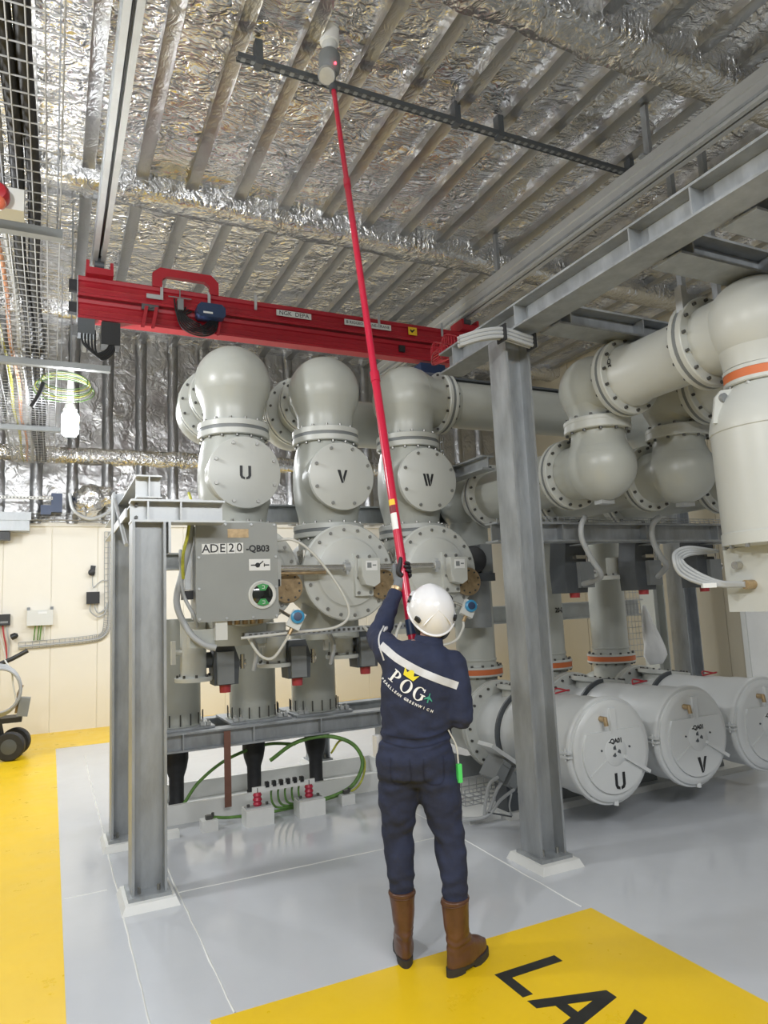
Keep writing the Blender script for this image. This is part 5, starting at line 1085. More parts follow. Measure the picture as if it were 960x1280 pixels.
for dx in (0, 0.06):
    b = MB(); b.tube(bez([(0.55+dx, WY-0.05, 1.87), (0.55+dx, WY-0.05, 1.75+dx), (0.66, WY-0.05, 1.66+dx), (0.76, WY-0.05, 1.72+dx), (0.79, WY-0.04, 1.86)], 6), 0.011, 6); part('lead', b, 'cable_grey', T)
T = thing('wall_switch', 'small black socket high on the cream wall with thin wire', 'switch', (0.57, WY, 2.3))
b = MB(); b.box((0.575, WY-0.03, 2.375), (0.07, 0.06, 0.15), Matrix.Rotation(0.12, 3, 'Y')); part('body', b, 'black', T)
b = MB(); b.lathe([(0.05, 0.0), (0.05, 0.05), (0.03, 0.06), (0, 0.06)], (0.56, WY-0.03, 2.345), (0, -1, 0), 18); part('knob', b, 'black', T)
b = MB(); b.tube(bez([(0.57, WY-0.03, 2.30), (0.585, WY-0.03, 2.12), (0.64, WY-0.03, 2.16), (0.72, WY-0.03, 2.22), (0.80, WY-0.03, 2.20)], 6), 0.007, 6); part('wire', b, 'cable_grey', T)
T = thing('wall_box', 'black wall box at the far left edge above the trolley', 'box', (-0.7, WY, 1.6))
b = MB(); b.bb(-0.85, -0.535, WY-0.10, WY, 1.60, 1.76); part('enclosure', b, 'black', T)
b = MB(); b.bb(-0.66, -0.56, WY-0.103, WY-0.10, 1.63, 1.66); part('label_plate', b, 'mid_grey', T)
for k in range(3):
    b = MB(); b.tube(bez([(-0.68+0.05*k, WY-0.05, 1.60), (-0.66+0.05*k, WY-0.06, 1.45), (-0.62+0.04*k, WY-0.06, 1.30), (-0.56, WY-0.06, 1.05)], 5), 0.012, 6); part('lead', b, ('cable_white', 'red_cap', 'cable_grey')[k], T)
b = MB(); b.lathe([(0.02, 0), (0.045, 0.01), (0.045, 0.07), (0.02, 0.10)], (-0.52, WY-0.12, 1.42), (1, 0, 0.4), 14); top('plug', b, 'black', 'black plug hanging on red wire left of the junction box', 'plug')
# wire tray that turns up the wall
T = thing('wall_tray', 'wire mesh tray on the cream wall turning up at the corner', 'cable tray', (0.3, WY, 1.25))
b = MB()
def path(d): 
    return bez([(-0.42, WY-0.03, 1.24+d), (0.2, WY-0.03, 1.26+d), (0.58, WY-0.03, 1.285+d), (0.74-d*0.4, WY-0.03, 1.33+d*0.8), (0.835-d, WY-0.03, 1.48+d*0.3), (0.85-d, WY-0.03, 1.8), (0.845-d, WY-0.03, 2.4), (0.845-d, WY-0.03, 2.98)], 7)
ps = [path(d) for d in (0.0, 0.05, 0.10)]
for p in ps: b.tube(p, 0.005, 5)
for i in range(0, len(ps[0]), 1): b.tube([ps[0][i], ps[2][i]], 0.004, 5)
part('wire_mesh', b, 'zinc', T, kind='stuff')
b = MB(); b.tube([p+Vector((0, -0.02, 0.0)) for p in path(0.03)], 0.014, 6); part('cable', b, 'cable_grey', T)
# tray and duct pieces on top of the cream panels
wire_basket('wire mesh tray along the top of the cream panels', (-0.45, 11.50, 3.14), 1.5, 0.12, 0.10, (1, 0, 0), 0.12, 0.004)
T = thing('cable_duct', 'galvanised cable duct at the left edge above the cream wall', 'duct', (-0.7, 11.4, 2.9))
b = MB(); b.bb(-1.3, -0.30, 11.30, 11.55, 2.95, 3.20); part('duct_body', b, 'galv', T)
b = MB(); b.bb(-1.3, -0.28, 11.28, 11.30, 3.10, 3.22); part('duct_lip', b, 'galv', T)
b = MB(); b.bb(-1.2, -0.55, 11.35, 11.5, 2.82, 2.94); part('camera_body', b, 'black', T)
T = thing('slotted_rail', 'white slotted rail below the overhead tray end', 'rail', (-0.3, 11.3, 3.4))
b = MB(); b.bb(-1.0, 0.0, 11.32, 11.36, 3.42, 3.46); part('rail', b, 'white_paint', T)
b = MB()
for k in range(22): b.bb(-0.97+0.045*k, -0.95+0.045*k, 11.317, 11.321, 3.43, 3.45)
part('slots', b, 'dark_grey', T, kind='stuff')
T = thing('blue_box', 'dark blue connection boxes between the tray end and the cream wall', 'box', (0.0, 11.4, 3.2))
b = MB(); b.bb(-0.02, 0.13, 11.36, 11.50, 3.24, 3.52); part('enclosure', b, 'blue', T)
b = MB(); b.bb(-0.16, -0.02, 11.36, 11.50, 3.20, 3.34); part('enclosure', b, 'blue', T)
T = thing('foil_bundle', 'crumpled foil-wrapped bundle behind the left column head', 'insulation', (0.45, 11.3, 3.1))
b = MB(); b.sphere((0.5, 11.40, 3.42), 0.24, 28, 18); b.sphere((0.72, 11.42, 3.5), 0.16, 20, 14)
b.v = [tuple(Vector(v)+Vector((noise.noise(Vector(v)*9), noise.noise(Vector(v)*9+Vector((5, 0, 0))), noise.noise(Vector(v)*9+Vector((0, 7, 0)))))*0.07) for v in b.v]
part('foil_wrap', b, 'foil_beam', T, sharp=180)
b = MB(); b.tube(bez([(0.22, 11.2, 3.5), (0.28, 11.2, 3.25), (0.5, 11.2, 3.12), (0.75, 11.2, 3.22), (0.86, 11.2, 3.4)], 8), 0.025, 8); part('hose', b, 'galv_light', T)
# hose trolley at the left picture edge
T = thing('hose_trolley', 'black trolley with coiled grey hoses and two wheels at the left edge', 'trolley', (-0.55, 9.9, 0))
for yy in (9.78, 10.12):
    b = MB(); b.lathe([(0.06, -0.045), (0.155, -0.045), (0.17, -0.03), (0.17, 0.03), (0.155, 0.045), (0.06, 0.045)], (-0.42+(0.05 if yy > 10 else 0), yy, 0.17), (0.25, 1, 0), 30); wl_ = part('wheel', b, 'rubber', T)
    b = MB(); b.lathe([(0.0, -0.055), (0.05, -0.05), (0.09, -0.046), (0.09, -0.04), (0.0, -0.03)], (-0.42+(0.05 if yy > 10 else 0), yy, 0.17), (0.25, 1, 0), 18); part('wheel_hub', b, 'dark_grey', wl_)
b = MB(); b.tube([(-0.42, 9.78, 0.17), (-0.38, 10.12, 0.17)], 0.02, 8); part('axle', b, 'black', T)
for yy in (9.85, 10.08):
    b = MB(); b.tube([(-0.50, yy, 0.17), (-0.58, yy, 0.6), (-0.60, yy, 1.30)], 0.022, 8); part('upright', b, 'black', T)
b = MB(); b.bb(-0.85, -0.30, 9.80, 10.12, 0.44, 0.50); part('platform', b, 'black', T)
b = MB(); b.tube([(-0.62, 9.9, 1.12), (-0.42, 9.86, 1.20), (-0.25, 9.84, 1.29)], 0.028, 10); part('handle', b, 'black', T)
for k in range(5):
    b = MB(); rr = 0.27-0.012*k; b.tube([(-0.58+rr*math.cos(a)+0.01*k, 9.76-0.018*k, 0.84+rr*1.15*math.sin(a)) for a in [2*PI*i/30 for i in range(30)]], 0.014, 7, True); part('hose_turn', b, 'cable_grey' if k % 2 else 'zinc', T)
b = MB(); b.box((-0.28, 9.82, 0.62), (0.12, 0.14, 0.22), Matrix.Rotation(0.15, 3, 'Y')); part('side_box', b, 'mid_grey', T)
b = MB(); b.tube([(-0.36, 9.8, 0.55), (-0.34, 9.8, 0.78), (-0.30, 9.8, 0.88)], 0.018, 8); part('lance', b, 'brass', T)
b = MB(); b.tube(bez([(-0.5, 9.8, 1.2), (-0.42, 9.78, 1.05), (-0.40, 9.76, 0.9), (-0.36, 9.75, 0.7)], 6), 0.010, 6); part('lead', b, 'cable_white', T)
# white door leaf on the right wall
b = MB(); b.bb(X1-0.06, X1-0.012, 3.0, 6.93, 0.0, 3.0); d = top('door_1', b, 'white_paint', 'white door leaf on the beige side wall', kind='structure')
b = MB(); b.bb(X1-0.075, X1-0.012, 6.93, 7.01, 0, 3.08); part('door_frame', b, 'off_white', d)
# smoke detector at the pole head
SD = Vector((1.924, 4.609, 0))
T = thing('smoke_detector', 'pale smoke detector on the foil ceiling above the pole head', 'detector', (SD.x, SD.y, 6.02))
b = MB(); b.lathe([(0.055, 6.11), (0.06, 6.06), (0.05, 6.03), (0.03, 6.02), (0, 6.02)], SD, (0, 0, 1), 24); part('sensor_head', b, 'off_white', T)
b = MB(); b.lathe([(0.075, 6.09), (0.08, 6.15), (0.08, 6.2)], SD, (0, 0, 1), 24); part('mounting_base', b, 'white', T)
# ================================================================== WORKER
P0 = Vector((1.65, 3.12, 0)); ER = Vector((0.884, -0.468, 0)); EF = Vector((0.468, 0.884, 0)); EZ = Vector((0, 0, 1))
def W(r, f, z): return P0+ER*r+EF*f+EZ*z
PB = Vector((1.756, 3.275, 1.06)); PT = Vector((1.922, 4.597, 5.84))
def pole_at(z): t = (z-PB.z)/(PT.z-PB.z); return PB.lerp(PT, t)
PD = (PT-PB).normalized()
# ---- test pole
T = thing('test_pole', 'long red fibreglass pole held up to the ceiling detector', 'pole', PB)
zs = [(1.06, 0.026), (3.10, 0.026)], [(3.05, 0.0225), (4.70, 0.0225)], [(4.65, 0.019), (5.68, 0.019)]
for (za, ra), (zb, rb_) in zs:
    b = MB(); b.cyl(pole_at(za), pole_at(zb), ra, n=18); part('pole_section', b, 'pole_red', T)
for za, r in ((3.06, 0.030), (4.66, 0.026)):
    b = MB(); b.cyl(pole_at(za), pole_at(za+0.07), r, n=18); part('lock_collar', b, 'pole_red', T)
b = MB(); b.cyl(pole_at(1.04), pole_at(1.09), 0.030, n=16); part('end_cap', b, 'black', T)
b = MB(); b.cyl(pole_at(1.50), pole_at(1.58), 0.030, n=16); part('clip_ring', b, 'blue', T)
def pole_label(z0, z1, m):
    b = MB(); u = PD.cross(EF).normalized(); v = u.cross(PD)
    P = []; n = 8
    vs = []
    for zz in (z0, z1):
        c = pole_at(zz)
        for i in range(n+1):
            a = -0.2-1.1+1.7*i/n; d = (-EF*math.cos(a)+ER*math.sin(a)); d = (d-PD*d.dot(PD)).normalized(); vs.append(c+d*0.0268)
    b.add(vs, [(i, i+1, n+2+i, n+1+i) for i in range(n)]); part('pole_label', b, m, T)
pole_label(2.235, 2.27, 'yellow_label'); pole_label(2.19, 2.232, 'crane_dark'); pole_label(2.09, 2.187, 'white')
# detector test head: cup on a tilted yoke
b = MB(); b.cyl(pole_at(5.62), pole_at(5.80), 0.032, n=16); part('head_socket', b, 'dark_grey', T)
hc = pole_at(5.80)
b = MB(); b.lathe([(0.045, -0.03), (0.075, 0.0), (0.085, 0.05), (0.085, 0.13), (0.075, 0.155)], hc+Vector((-0.012, 0.0, 0.02)), (0, 0, 1), 26); part('test_cup', b, 'mid_grey', T)
b = MB(); b.lathe([(0.065, 0), (0.07, 0.012), (0.06, 0.045), (0, 0.05)], hc+Vector((-0.06, -0.05, -0.06)), (-0.2, -0.6, -0.75), 22); part('aerosol_dome', b, 'galv_light', T)
b = MB(); b.sphere(hc+Vector((0.0, -0.088, 0.03)), 0.010, 12, 8); part('status_light', b, 'led', T, 'small red light')

T = thing('person', 'worker in navy coverall and white helmet raising a red pole', 'person', (P0.x, P0.y, 0))
def cap(b, pts, n=18):
    # pts: (r,f,z,radius) chain -> tapered tube with round ends
    ps = [W(*p[:3]) for p in pts]; rs = [p[3] for p in pts]
    for i in range(len(ps)-1):
        b.tube([ps[i], ps[i].lerp(ps[i+1], 0.5), ps[i+1]], [rs[i], (rs[i]+rs[i+1])/2, rs[i+1]], n)
    for p, r in zip(ps, rs): b.sphere(p, r, n, 10)
def torso(b, rings, n=28):
    vs = []
    for (z, rc, fc, a, bb_, sh) in rings:
        for i in range(n):
            t = 2*PI*i/n; x = math.copysign(abs(math.cos(t))**0.85, math.cos(t)); y = math.copysign(abs(math.sin(t))**0.85, math.sin(t))
            vs.append(W(rc+a*x, fc+bb_*y, z-sh*a*x))
    k = len(rings)
    b.add(vs, [(i*n+j, i*n+(j+1) % n, (i+1)*n+(j+1) % n, (i+1)*n+j) for i in range(k-1) for j in range(n)]+[tuple(reversed(range(n))), tuple(range((k-1)*n, k*n))])
SHL = (-0.135, 0.015, 1.435); ELL = (-0.205, 0.235, 1.50); WRL = (-0.095, 0.365, 1.755)
SHR = (0.168, -0.005, 1.355); ELR = (0.195, -0.045, 1.115); WRR = (0.105, 0.155, 1.125)
def figure(b, g, legs_to=0.30, neck=False):
    torso(b, [(0.80, -0.03, 0.0, 0.10, 0.08, 0), (0.84, -0.034, -0.005, 0.175+g, 0.115+g, 0), (0.92, -0.036, -0.01, 0.183+g, 0.135+g, 0.0), (1.0, -0.032, -0.005, 0.165+g, 0.12+g, 0.0), (1.06, -0.026, 0.0, 0.155+g, 0.112+g, 0.05), (1.16, -0.012, 0.0, 0.165+g, 0.118+g, 0.15), (1.27, 0.005, -0.005, 0.178+g, 0.125+g, 0.25), (1.36, 0.018, -0.008, 0.175+g, 0.118+g, 0.33), (1.43, 0.035, 0.0, 0.140+g, 0.095+g, 0.36), (1.475, 0.055, 0.005, 0.075+g*0.5, 0.07+g*0.5, 0.25)])
    cap(b, [(-0.115, 0.0, 0.87, 0.098+g), (-0.130, 0.02, 0.70, 0.085+g), (-0.137, 0.035, 0.57, 0.066+g), (-0.132, 0.01, 0.42, 0.056+g), (-0.130, 0.005, legs_to, 0.047+g)])
    cap(b, [(0.055, -0.01, 0.87, 0.098+g), (0.085, -0.01, 0.70, 0.084+g), (0.108, -0.02, 0.56, 0.066+g), (0.118, -0.07, 0.42, 0.056+g), (0.120, -0.095, legs_to, 0.047+g)])
    cap(b, [(-0.10, 0.0, 1.40, 0.075+g), (*SHL, 0.066+g), (-0.178, 0.125, 1.47, 0.055+g), (*ELL, 0.048+g), (-0.150, 0.305, 1.63, 0.041+g), (WRL[0]-0.012, WRL[1]-0.013, WRL[2]-0.035, 0.032+g*0.8)])
    cap(b, [(0.12, -0.005, 1.345, 0.075+g), (*SHR, 0.066+g), (0.188, -0.028, 1.23, 0.056+g), (*ELR, 0.050+g), (0.155, 0.06, 1.118, 0.043+g), (WRR[0]+0.015, WRR[1]-0.03, WRR[2], 0.032+g*0.8)])
def remesh(b, vox, name, smooth=6, disp=None):
    me = bpy.data.meshes.new(name); me.from_pydata([tuple(v) for v in b.v], [], b.f); me.update()
    bm = bmesh.new(); bm.from_mesh(me); bmesh.ops.recalc_face_normals(bm, faces=bm.faces); bm.to_mesh(me); bm.free()
    ob = bpy.data.objects.new('tmp', me); COL.objects.link(ob)
    md = ob.modifiers.new('r', 'REMESH'); md.mode = 'VOXEL'; md.voxel_size = vox
    if smooth: sm = ob.modifiers.new('s', 'SMOOTH'); sm.factor = 0.5; sm.iterations = smooth
    dg = bpy.context.evaluated_depsgraph_get(); out = bpy.data.meshes.new_from_object(ob.evaluated_get(dg))
    bpy.data.objects.remove(ob); bpy.data.meshes.remove(me)
    if disp:
        ns = [v.normal.copy() for v in out.vertices]
        for v, n_ in zip(out.vertices, ns): v.co += n_*disp(v.co, n_)
        out.update()
    r = MB(); r.v = [tuple(v.co) for v in out.vertices]; r.f = [list(p.vertices) for p in out.polygons]
    bpy.data.meshes.remove(out); return r
def folds(co, n_):
    z = co.z; q = co-P0
    d = 0.009*noise.noise(Vector((co.x*8, co.y*8, co.z*13)))+0.006*noise.noise(Vector((co.x*20, co.y*20, co.z*28)))
    # bunched cloth around waist, elbows and knees
    for zc, w_, fr, a in ((1.03, 0.06, 120, 0.006), (0.83, 0.05, 80, 0.004), (0.56, 0.10, 70, 0.004), (0.36, 0.05, 95, 0.004)):
        d += a*math.exp(-((z-zc)/w_)**2)*math.sin(fr*z+6*noise.noise(Vector((co.x*6, co.y*6, z*4))))
    return d
# body (skin) – one continuous figure, under the clothes
b = MB(); figure(b, -0.012, 0.12)
cap(b, [(0.055, 0.0, 1.44, 0.058), (0.072, 0.025, 1.53, 0.055)])
cap(b, [(-0.125, 0.34, 1.71, 0.030), (*WRL, 0.027), (WRL[0]+0.02, WRL[1]+0.015, WRL[2]+0.04, 0.026)])
cap(b, [(0.13, 0.10, 1.12, 0.030), (*WRR, 0.027)])
# head: tilted back, turned slightly left
HC = W(0.078, 0.055, 1.605); TILT = math.radians(40); HY = math.radians(14)
hf0 = (EF*math.cos(HY)-ER*math.sin(HY)); hr = (ER*math.cos(HY)+EF*math.sin(HY)).normalized(); hf = (hf0*math.cos(TILT)+EZ*math.sin(TILT)).normalized(); hu = hr.cross(hf).normalized()
if hu.z < 0: hu = -hu
def H(x, y, z): return HC+hr*x+hf*y+hu*z
vs = []; n, k = 32, 24
for i in range(k+1):
    ph = PI*i/k
    for j in range(n):
        th = 2*PI*j/n; x = 0.074*math.sin(ph)*math.cos(th); y = 0.094*math.sin(ph)*math.sin(th); z = -0.115*math.cos(ph)
        if z < 0: x *= 1-0.35*(-z/0.115)**1.5; y = y*(1-0.18*(-z/0.115))+(0.018*(-z/0.115) if y > 0 else 0)
        if y > 0.03:
            y += 0.026*math.exp(-(x/0.011)**2-((z+0.022)/0.022)**2)+0.010*math.exp(-(x/0.008)**2-((z-0.01)/0.03)**2)   # nose
            y -= 0.012*math.exp(-((abs(x)-0.031)/0.014)**2-((z-0.006)/0.012)**2)                                         # eye sockets
            y += 0.006*math.exp(-(x/0.024)**2-((z+0.066)/0.007)**2)+0.006*math.exp(-(x/0.020)**2-((z+0.080)/0.007)**2)   # lips
            y -= 0.004*math.exp(-(x/0.024)**2-((z+0.073)/0.003)**2)
            y += 0.008*math.exp(-(x/0.02)**2-((z+0.105)/0.012)**2)                                                       # chin
        vs.append(H(x, y, z))
b.add(vs, [(i*n+j, i*n+(j+1) % n, (i+1)*n+(j+1) % n, (i+1)*n+j) for i in range(k) for j in range(n)])
for s_ in (-1, 1): b.lathe([(0.012, -0.004), (0.030, 0.0), (0.033, 0.006), (0.026, 0.012), (0.0, 0.006)], H(s_*0.073, -0.008, -0.012), hr*s_-hf*0.4, 16)
body = part('body', remesh(b, 0.0075, 'body', 3), 'skin', T, sharp=180)
for s_ in (-1, 1):
    b = MB(); b.sphere(H(s_*0.031, 0.074, 0.006), 0.0115, 16, 10); e = part('eye', b, 'white', body)
    b = MB(); b.sphere(H(s_*0.031, 0.0815, 0.006), 0.0055, 12, 8); part('iris', b, 'hair', body)
    b = MB(); b.tube([H(s_*0.048, 0.070, 0.020), H(s_*0.032, 0.086, 0.025), H(s_*0.016, 0.090, 0.021)], 0.004, 6); part('eyebrow', b, 'hair', body)
b = MB(); b.tube([H(-0.022, 0.088, -0.073), H(0, 0.096, -0.073), H(0.022, 0.088, -0.073)], 0.0025, 6); part('mouth', b, 'red_cap', body)
vs = []; n, k = 28, 12
for i in range(k+1):
    ph = PI*0.30+PI*0.42*i/k
    for j in range(n):
        th = PI*0.88+PI*1.24*j/(n-1); vs.append(H(0.0785*math.sin(ph)*math.cos(th), 0.0985*math.sin(ph)*math.sin(th), 0.118*math.cos(ph)))
b = MB(); b.add(vs, [(i*n+j, i*n+j+1, (i+1)*n+j+1, (i+1)*n+j) for i in range(k) for j in range(n-1)]); part('hair', b, 'hair', T, sharp=180)
# coverall
b = MB(); figure(b, 0.012)
cov = remesh(b, 0.011, 'coverall', 9, folds)
co = part('coverall', cov, 'navy', T, sharp=180)
bvh = BVHTree.FromPolygons([Vector(v) for v in cov.v], cov.f)
b = MB(); vs = []
for i in range(25):   # stand-up collar
    a = 2*PI*i/24
    c, s_ = math.cos(a), math.sin(a); vs += [W(0.056+0.077*c, 0.005+0.074*s_, 1.455-0.018*c), W(0.064+0.066*c, 0.014+0.066*s_, 1.505-0.012*c), W(0.062+0.060*c, 0.014+0.060*s_, 1.50-0.012*c)]
b.add(vs, [f for i in range(24) for f in ((i*3, i*3+3, i*3+4, i*3+1), (i*3+1, i*3+4, i*3+5, i*3+2))]); part('collar', b, 'navy', co, sharp=180)
def drape(pts2, m, name, parent, faces, lift=0.0035, label=None):
    # project (r,z) points onto the back of the coverall
    vs = []
    for r, z in pts2:
        h = bvh.ray_cast(W(r, -0.6, z), EF, 1.2)[0]
        vs.append((h if h is not None else W(r, -0.12, z))-EF*lift)
    q = MB(); q.add(vs, faces); return part(name, q, m, parent, label, sharp=180)
def band(path, wdt, m, name, n=40, lift=0.004, label=None):
    ps = bez([(a, b_, 0) for a, b_ in path], 12); pts = []
    for i, p in enumerate(ps):
        d = (ps[min(i+1, len(ps)-1)]-ps[max(i-1, 0)]).normalized(); nn = Vector((-d.y, d.x, 0))
        for s_ in (-0.5, 0, 0.5): pts.append((p.x+nn.x*s_*wdt, p.y+nn.y*s_*wdt))
    fs = [f for i in range(len(ps)-1) for f in ((i*3, i*3+3, i*3+4, i*3+1), (i*3+1, i*3+4, i*3+5, i*3+2))]
    return drape(pts, m, name, co, fs, lift, label)
band([(-0.178, 1.475), (-0.10, 1.412), (0.0, 1.352), (0.09, 1.31), (0.186, 1.268)], 0.036, 'reflective', 'reflective_stripe', label='pale reflective stripe across the shoulders')
def print_text(ch, size, r, z, ang, m, bold=0.0):
    c = bpy.data.curves.new('t', 'FONT'); c.body = ch; c.size = size; c.align_x = 'CENTER'; c.align_y = 'CENTER'; c.offset = bold; c.resolution_u = 4
    ob = bpy.data.objects.new('t', c); COL.objects.link(ob)
    dg = bpy.context.evaluated_depsgraph_get(); me = bpy.data.meshes.new_from_object(ob.evaluated_get(dg))
    ca, sa = math.cos(ang), math.sin(ang)
    pts = [(r+v.co.x*ca-v.co.y*sa, z+v.co.x*sa+v.co.y*ca) for v in me.vertices]; fs = [tuple(p.vertices) for p in me.polygons]
    bpy.data.objects.remove(ob); bpy.data.curves.remove(c); bpy.data.meshes.remove(me)
    return drape(pts, m, 'printed_lettering', co, fs, 0.006)
def serif(ch, size, r, z, ang):
    ca, sa = math.cos(ang), math.sin(ang); pts = []; fs = []
    def quad(q):
        k = len(pts); pts.extend(q); fs.append((k, k+1, k+2, k+3))
    def ringp(cx, cz, ao, bo, ai, bi, t0, t1, n=24):
        for i in range(n):
            a, b_ = t0+(t1-t0)*i/n, t0+(t1-t0)*(i+1)/n
            quad([(cx+ao*math.cos(a), cz+bo*math.sin(a)), (cx+ao*math.cos(b_), cz+bo*math.sin(b_)), (cx+ai*math.cos(b_), cz+bi*math.sin(b_)), (cx+ai*math.cos(a), cz+bi*math.sin(a))])
    def box(x0, x1, z0, z1): quad([(x0, z0), (x1, z0), (x1, z1), (x0, z1)])
    if ch == 'O': ringp(0, 0, 0.44, 0.5, 0.24, 0.44, 0, 2*PI, 32)
    elif ch == 'G':
        ringp(0, 0, 0.44, 0.5, 0.24, 0.44, 0.75, 2*PI-0.55, 28); box(0.20, 0.38, -0.34, 0.0); box(0.08, 0.48, -0.03, 0.04); box(0.27, 0.34, 0.22, 0.46)
    else:
        box(-0.26, -0.07, -0.46, 0.46); box(-0.38, 0.06, -0.5, -0.43); box(-0.38, -0.05, 0.43, 0.5); ringp(-0.06, 0.22, 0.40, 0.28, 0.20, 0.21, -PI/2, PI/2, 16)
    return drape([(r+size*(x*ca-y*sa), z+size*(x*sa+y*ca)) for x, y in pts], 'white_print', 'printed_lettering', co, fs, 0.006)
serif('P', 0.062, -0.110, 1.326, -0.70)
serif('O', 0.066, -0.060, 1.281, -0.60)
serif('G', 0.066, -0.001, 1.245, -0.48)
word = 'PEARLLEAN GREENWICH'
base = bez([(-0.176, 1.312, 0), (-0.130, 1.268, 0), (-0.080, 1.230, 0), (-0.025, 1.198, 0), (0.055, 1.160, 0)], 12)
for i, ch in enumerate(word):
    if ch == ' ': continue
    t = i/(len(word)-1)*(len(base)-1); k = min(int(t), len(base)-2); p = base[k].lerp(base[k+1], t-k); d = base[k+1]-base[k]
    print_text(ch, 0.0175, p.x, p.y, math.atan2(d.y, d.x), 'white_print', 0.0006)
def shape(poly, r, z, ang, m, name):
    ca, sa = math.cos(ang), math.sin(ang); return drape([(r+x*ca-y*sa, z+x*sa+y*ca) for x, y in poly], m, name, co, [tuple(range(len(poly)))], 0.0065)
shape([(-0.028, -0.012), (0.028, -0.012), (0.040, 0.024), (0.018, 0.008), (0.010, 0.026), (0, 0.030), (-0.010, 0.026), (-0.018, 0.008), (-0.040, 0.024)], -0.042, 1.330, -0.62, 'yellow_print', 'printed_crown')
shape([(-0.003, -0.022), (0.003, -0.022), (0.003, -0.004), (0.020, -0.012), (0.020, -0.007), (0.003, 0.008), (0.002, 0.024), (-0.002, 0.024), (-0.003, 0.008), (-0.020, -0.007), (-0.020, -0.012), (-0.003, -0.004)], 0.043, 1.222, -0.35, 'green_print', 'printed_mark')
band([(-0.165, 1.40), (-0.19, 1.50), (-0.17, 1.56)], 0.008, 'reflective', 'piping', lift=0.004)
# belt seam, back pockets
for path in ([(-0.185, 1.02), (-0.03, 1.00), (0.125, 1.02)], [(-0.185, 1.055), (-0.03, 1.037), (0.125, 1.055)]):
    band(path, 0.005, 'navy_trim', 'waist_seam', lift=0.004)
for a in ([(-0.150, 0.955), (-0.150, 0.845), (-0.105, 0.825), (-0.06, 0.845), (-0.06, 0.95)], [(0.005, 0.95), (0.005, 0.845), (0.05, 0.825), (0.095, 0.845), (0.098, 0.95)]):
    band(a, 0.004, 'navy_trim', 'pocket_seam', lift=0.004)
# left sleeve reflective flash
b = MB(); c0 = W(-0.178, 0.125, 1.47); 
b.tube([W(-0.165, 0.085, 1.535), W(-0.155, 0.12, 1.548), W(-0.15, 0.16, 1.553)], [0.004, 0.010, 0.004], 8); part('sleeve_flash', b, 'reflective', co)
# helmet
def HH(x, y, z): return W(0.082, 0.035, 1.625)+hr*x+hf*y+hu*z
vs = []; n, k = 44, 18
for i in range(k+1):
    ph = (PI/2)*i/k
    for j in range(n):
        th = 2*PI*j/n; c_, s_ = math.cos(th), math.sin(th)
        rx, ry, rz = 0.117, (0.145 if s_ > 0 else 0.138), 0.128
        z = rz*math.sin(ph); q = math.cos(ph)**0.85
        x = rx*q*c_; y = ry*q*s_
        ridge = 0.006*math.exp(-(x/0.030)**2)*math.sin(ph) if y < 0.10 else 0
        drop = -0.035*max(0, -s_)**1.5*(1-i/k)**2
        vs.append(HH(x, y, z+ridge+drop))
b = MB(); b.add(vs, [(i*n+j, i*n+(j+1) % n, (i+1)*n+(j+1) % n, (i+1)*n+j) for i in range(k) for j in range(n)])
hm = part('helmet', b, 'helmet', T, sharp=60)
b = MB(); ring = []
for j in range(n):
    th = 2*PI*j/n; c_, s_ = math.cos(th), math.sin(th); ry = 0.150 if s_ > 0 else 0.140
    ring.append(HH(0.1185*c_, ry*s_, -0.002-0.035*max(0, -s_)**1.5))
b.tube(ring, 0.0055, 8, True); part('rim', b, 'helmet', hm)
b = MB(); b.prism([(-0.085, 0.0), (0.085, 0.0), (0.06, 0.045), (0.0, 0.06), (-0.06, 0.045)], 0.005, HH(0, 0.135, 0.0), hr, (hf*0.95-hu*0.3).normalized()); part('peak', b, 'helmet', hm)
for x, y, z, m_ in ((-0.1045, 0.055, 0.042, 'black'), (-0.092, -0.082, 0.025, 'black'), (0.1, -0.075, 0.02, 'black'), (0.1045, 0.055, 0.042, 'black')):
    b = MB(); nrm = (hr*(x/0.117**2)+hf*(y/0.14**2)+hu*(z/0.128**2)).normalized(); p = HH(x, y, z)
    tang = hu.cross(nrm).normalized(); upn = nrm.cross(tang)
    b.prism([(-0.017, -0.010), (0.014, -0.014), (0.018, 0.004), (0.004, 0.012), (-0.016, 0.010)], 0.012, p-nrm*0.004, tang, upn); part('vent', b, m_, hm)
b = MB()   # raised back panel edge
b.tube([HH(-0.07, -0.118, 0.015), HH(-0.045, -0.115, 0.05), HH(-0.0, -0.098, 0.092), HH(0.045, -0.115, 0.05), HH(0.07, -0.118, 0.015)], 0.003, 6); part('shell_crease', b, 'helmet', hm)
b = MB(); b.tube(bez([H(-0.080, 0.03, 0.01), H(-0.085, -0.055, -0.03), H(-0.045, -0.108, -0.055), H(0.045, -0.108, -0.055), H(0.085, -0.055, -0.03), H(0.080, 0.03, 0.01)], 8), 0.010, 8); part('nape_strap', b, 'black', hm)
b = MB(); b.box(H(0, -0.112, -0.055), (0.05, 0.03, 0.03), Matrix((hr, hf, hu)).transposed()); part('ratchet_knob', b, 'dark_grey', hm)
for s_ in (-1, 1):
    b = MB(); b.tube(bez([H(s_*0.078, 0.0, 0.0), H(s_*0.080, 0.02, -0.06), H(s_*0.045, 0.06, -0.112), H(0, 0.07, -0.122)], 6), 0.005, 6); part('chin_strap', b, 'blue', hm)
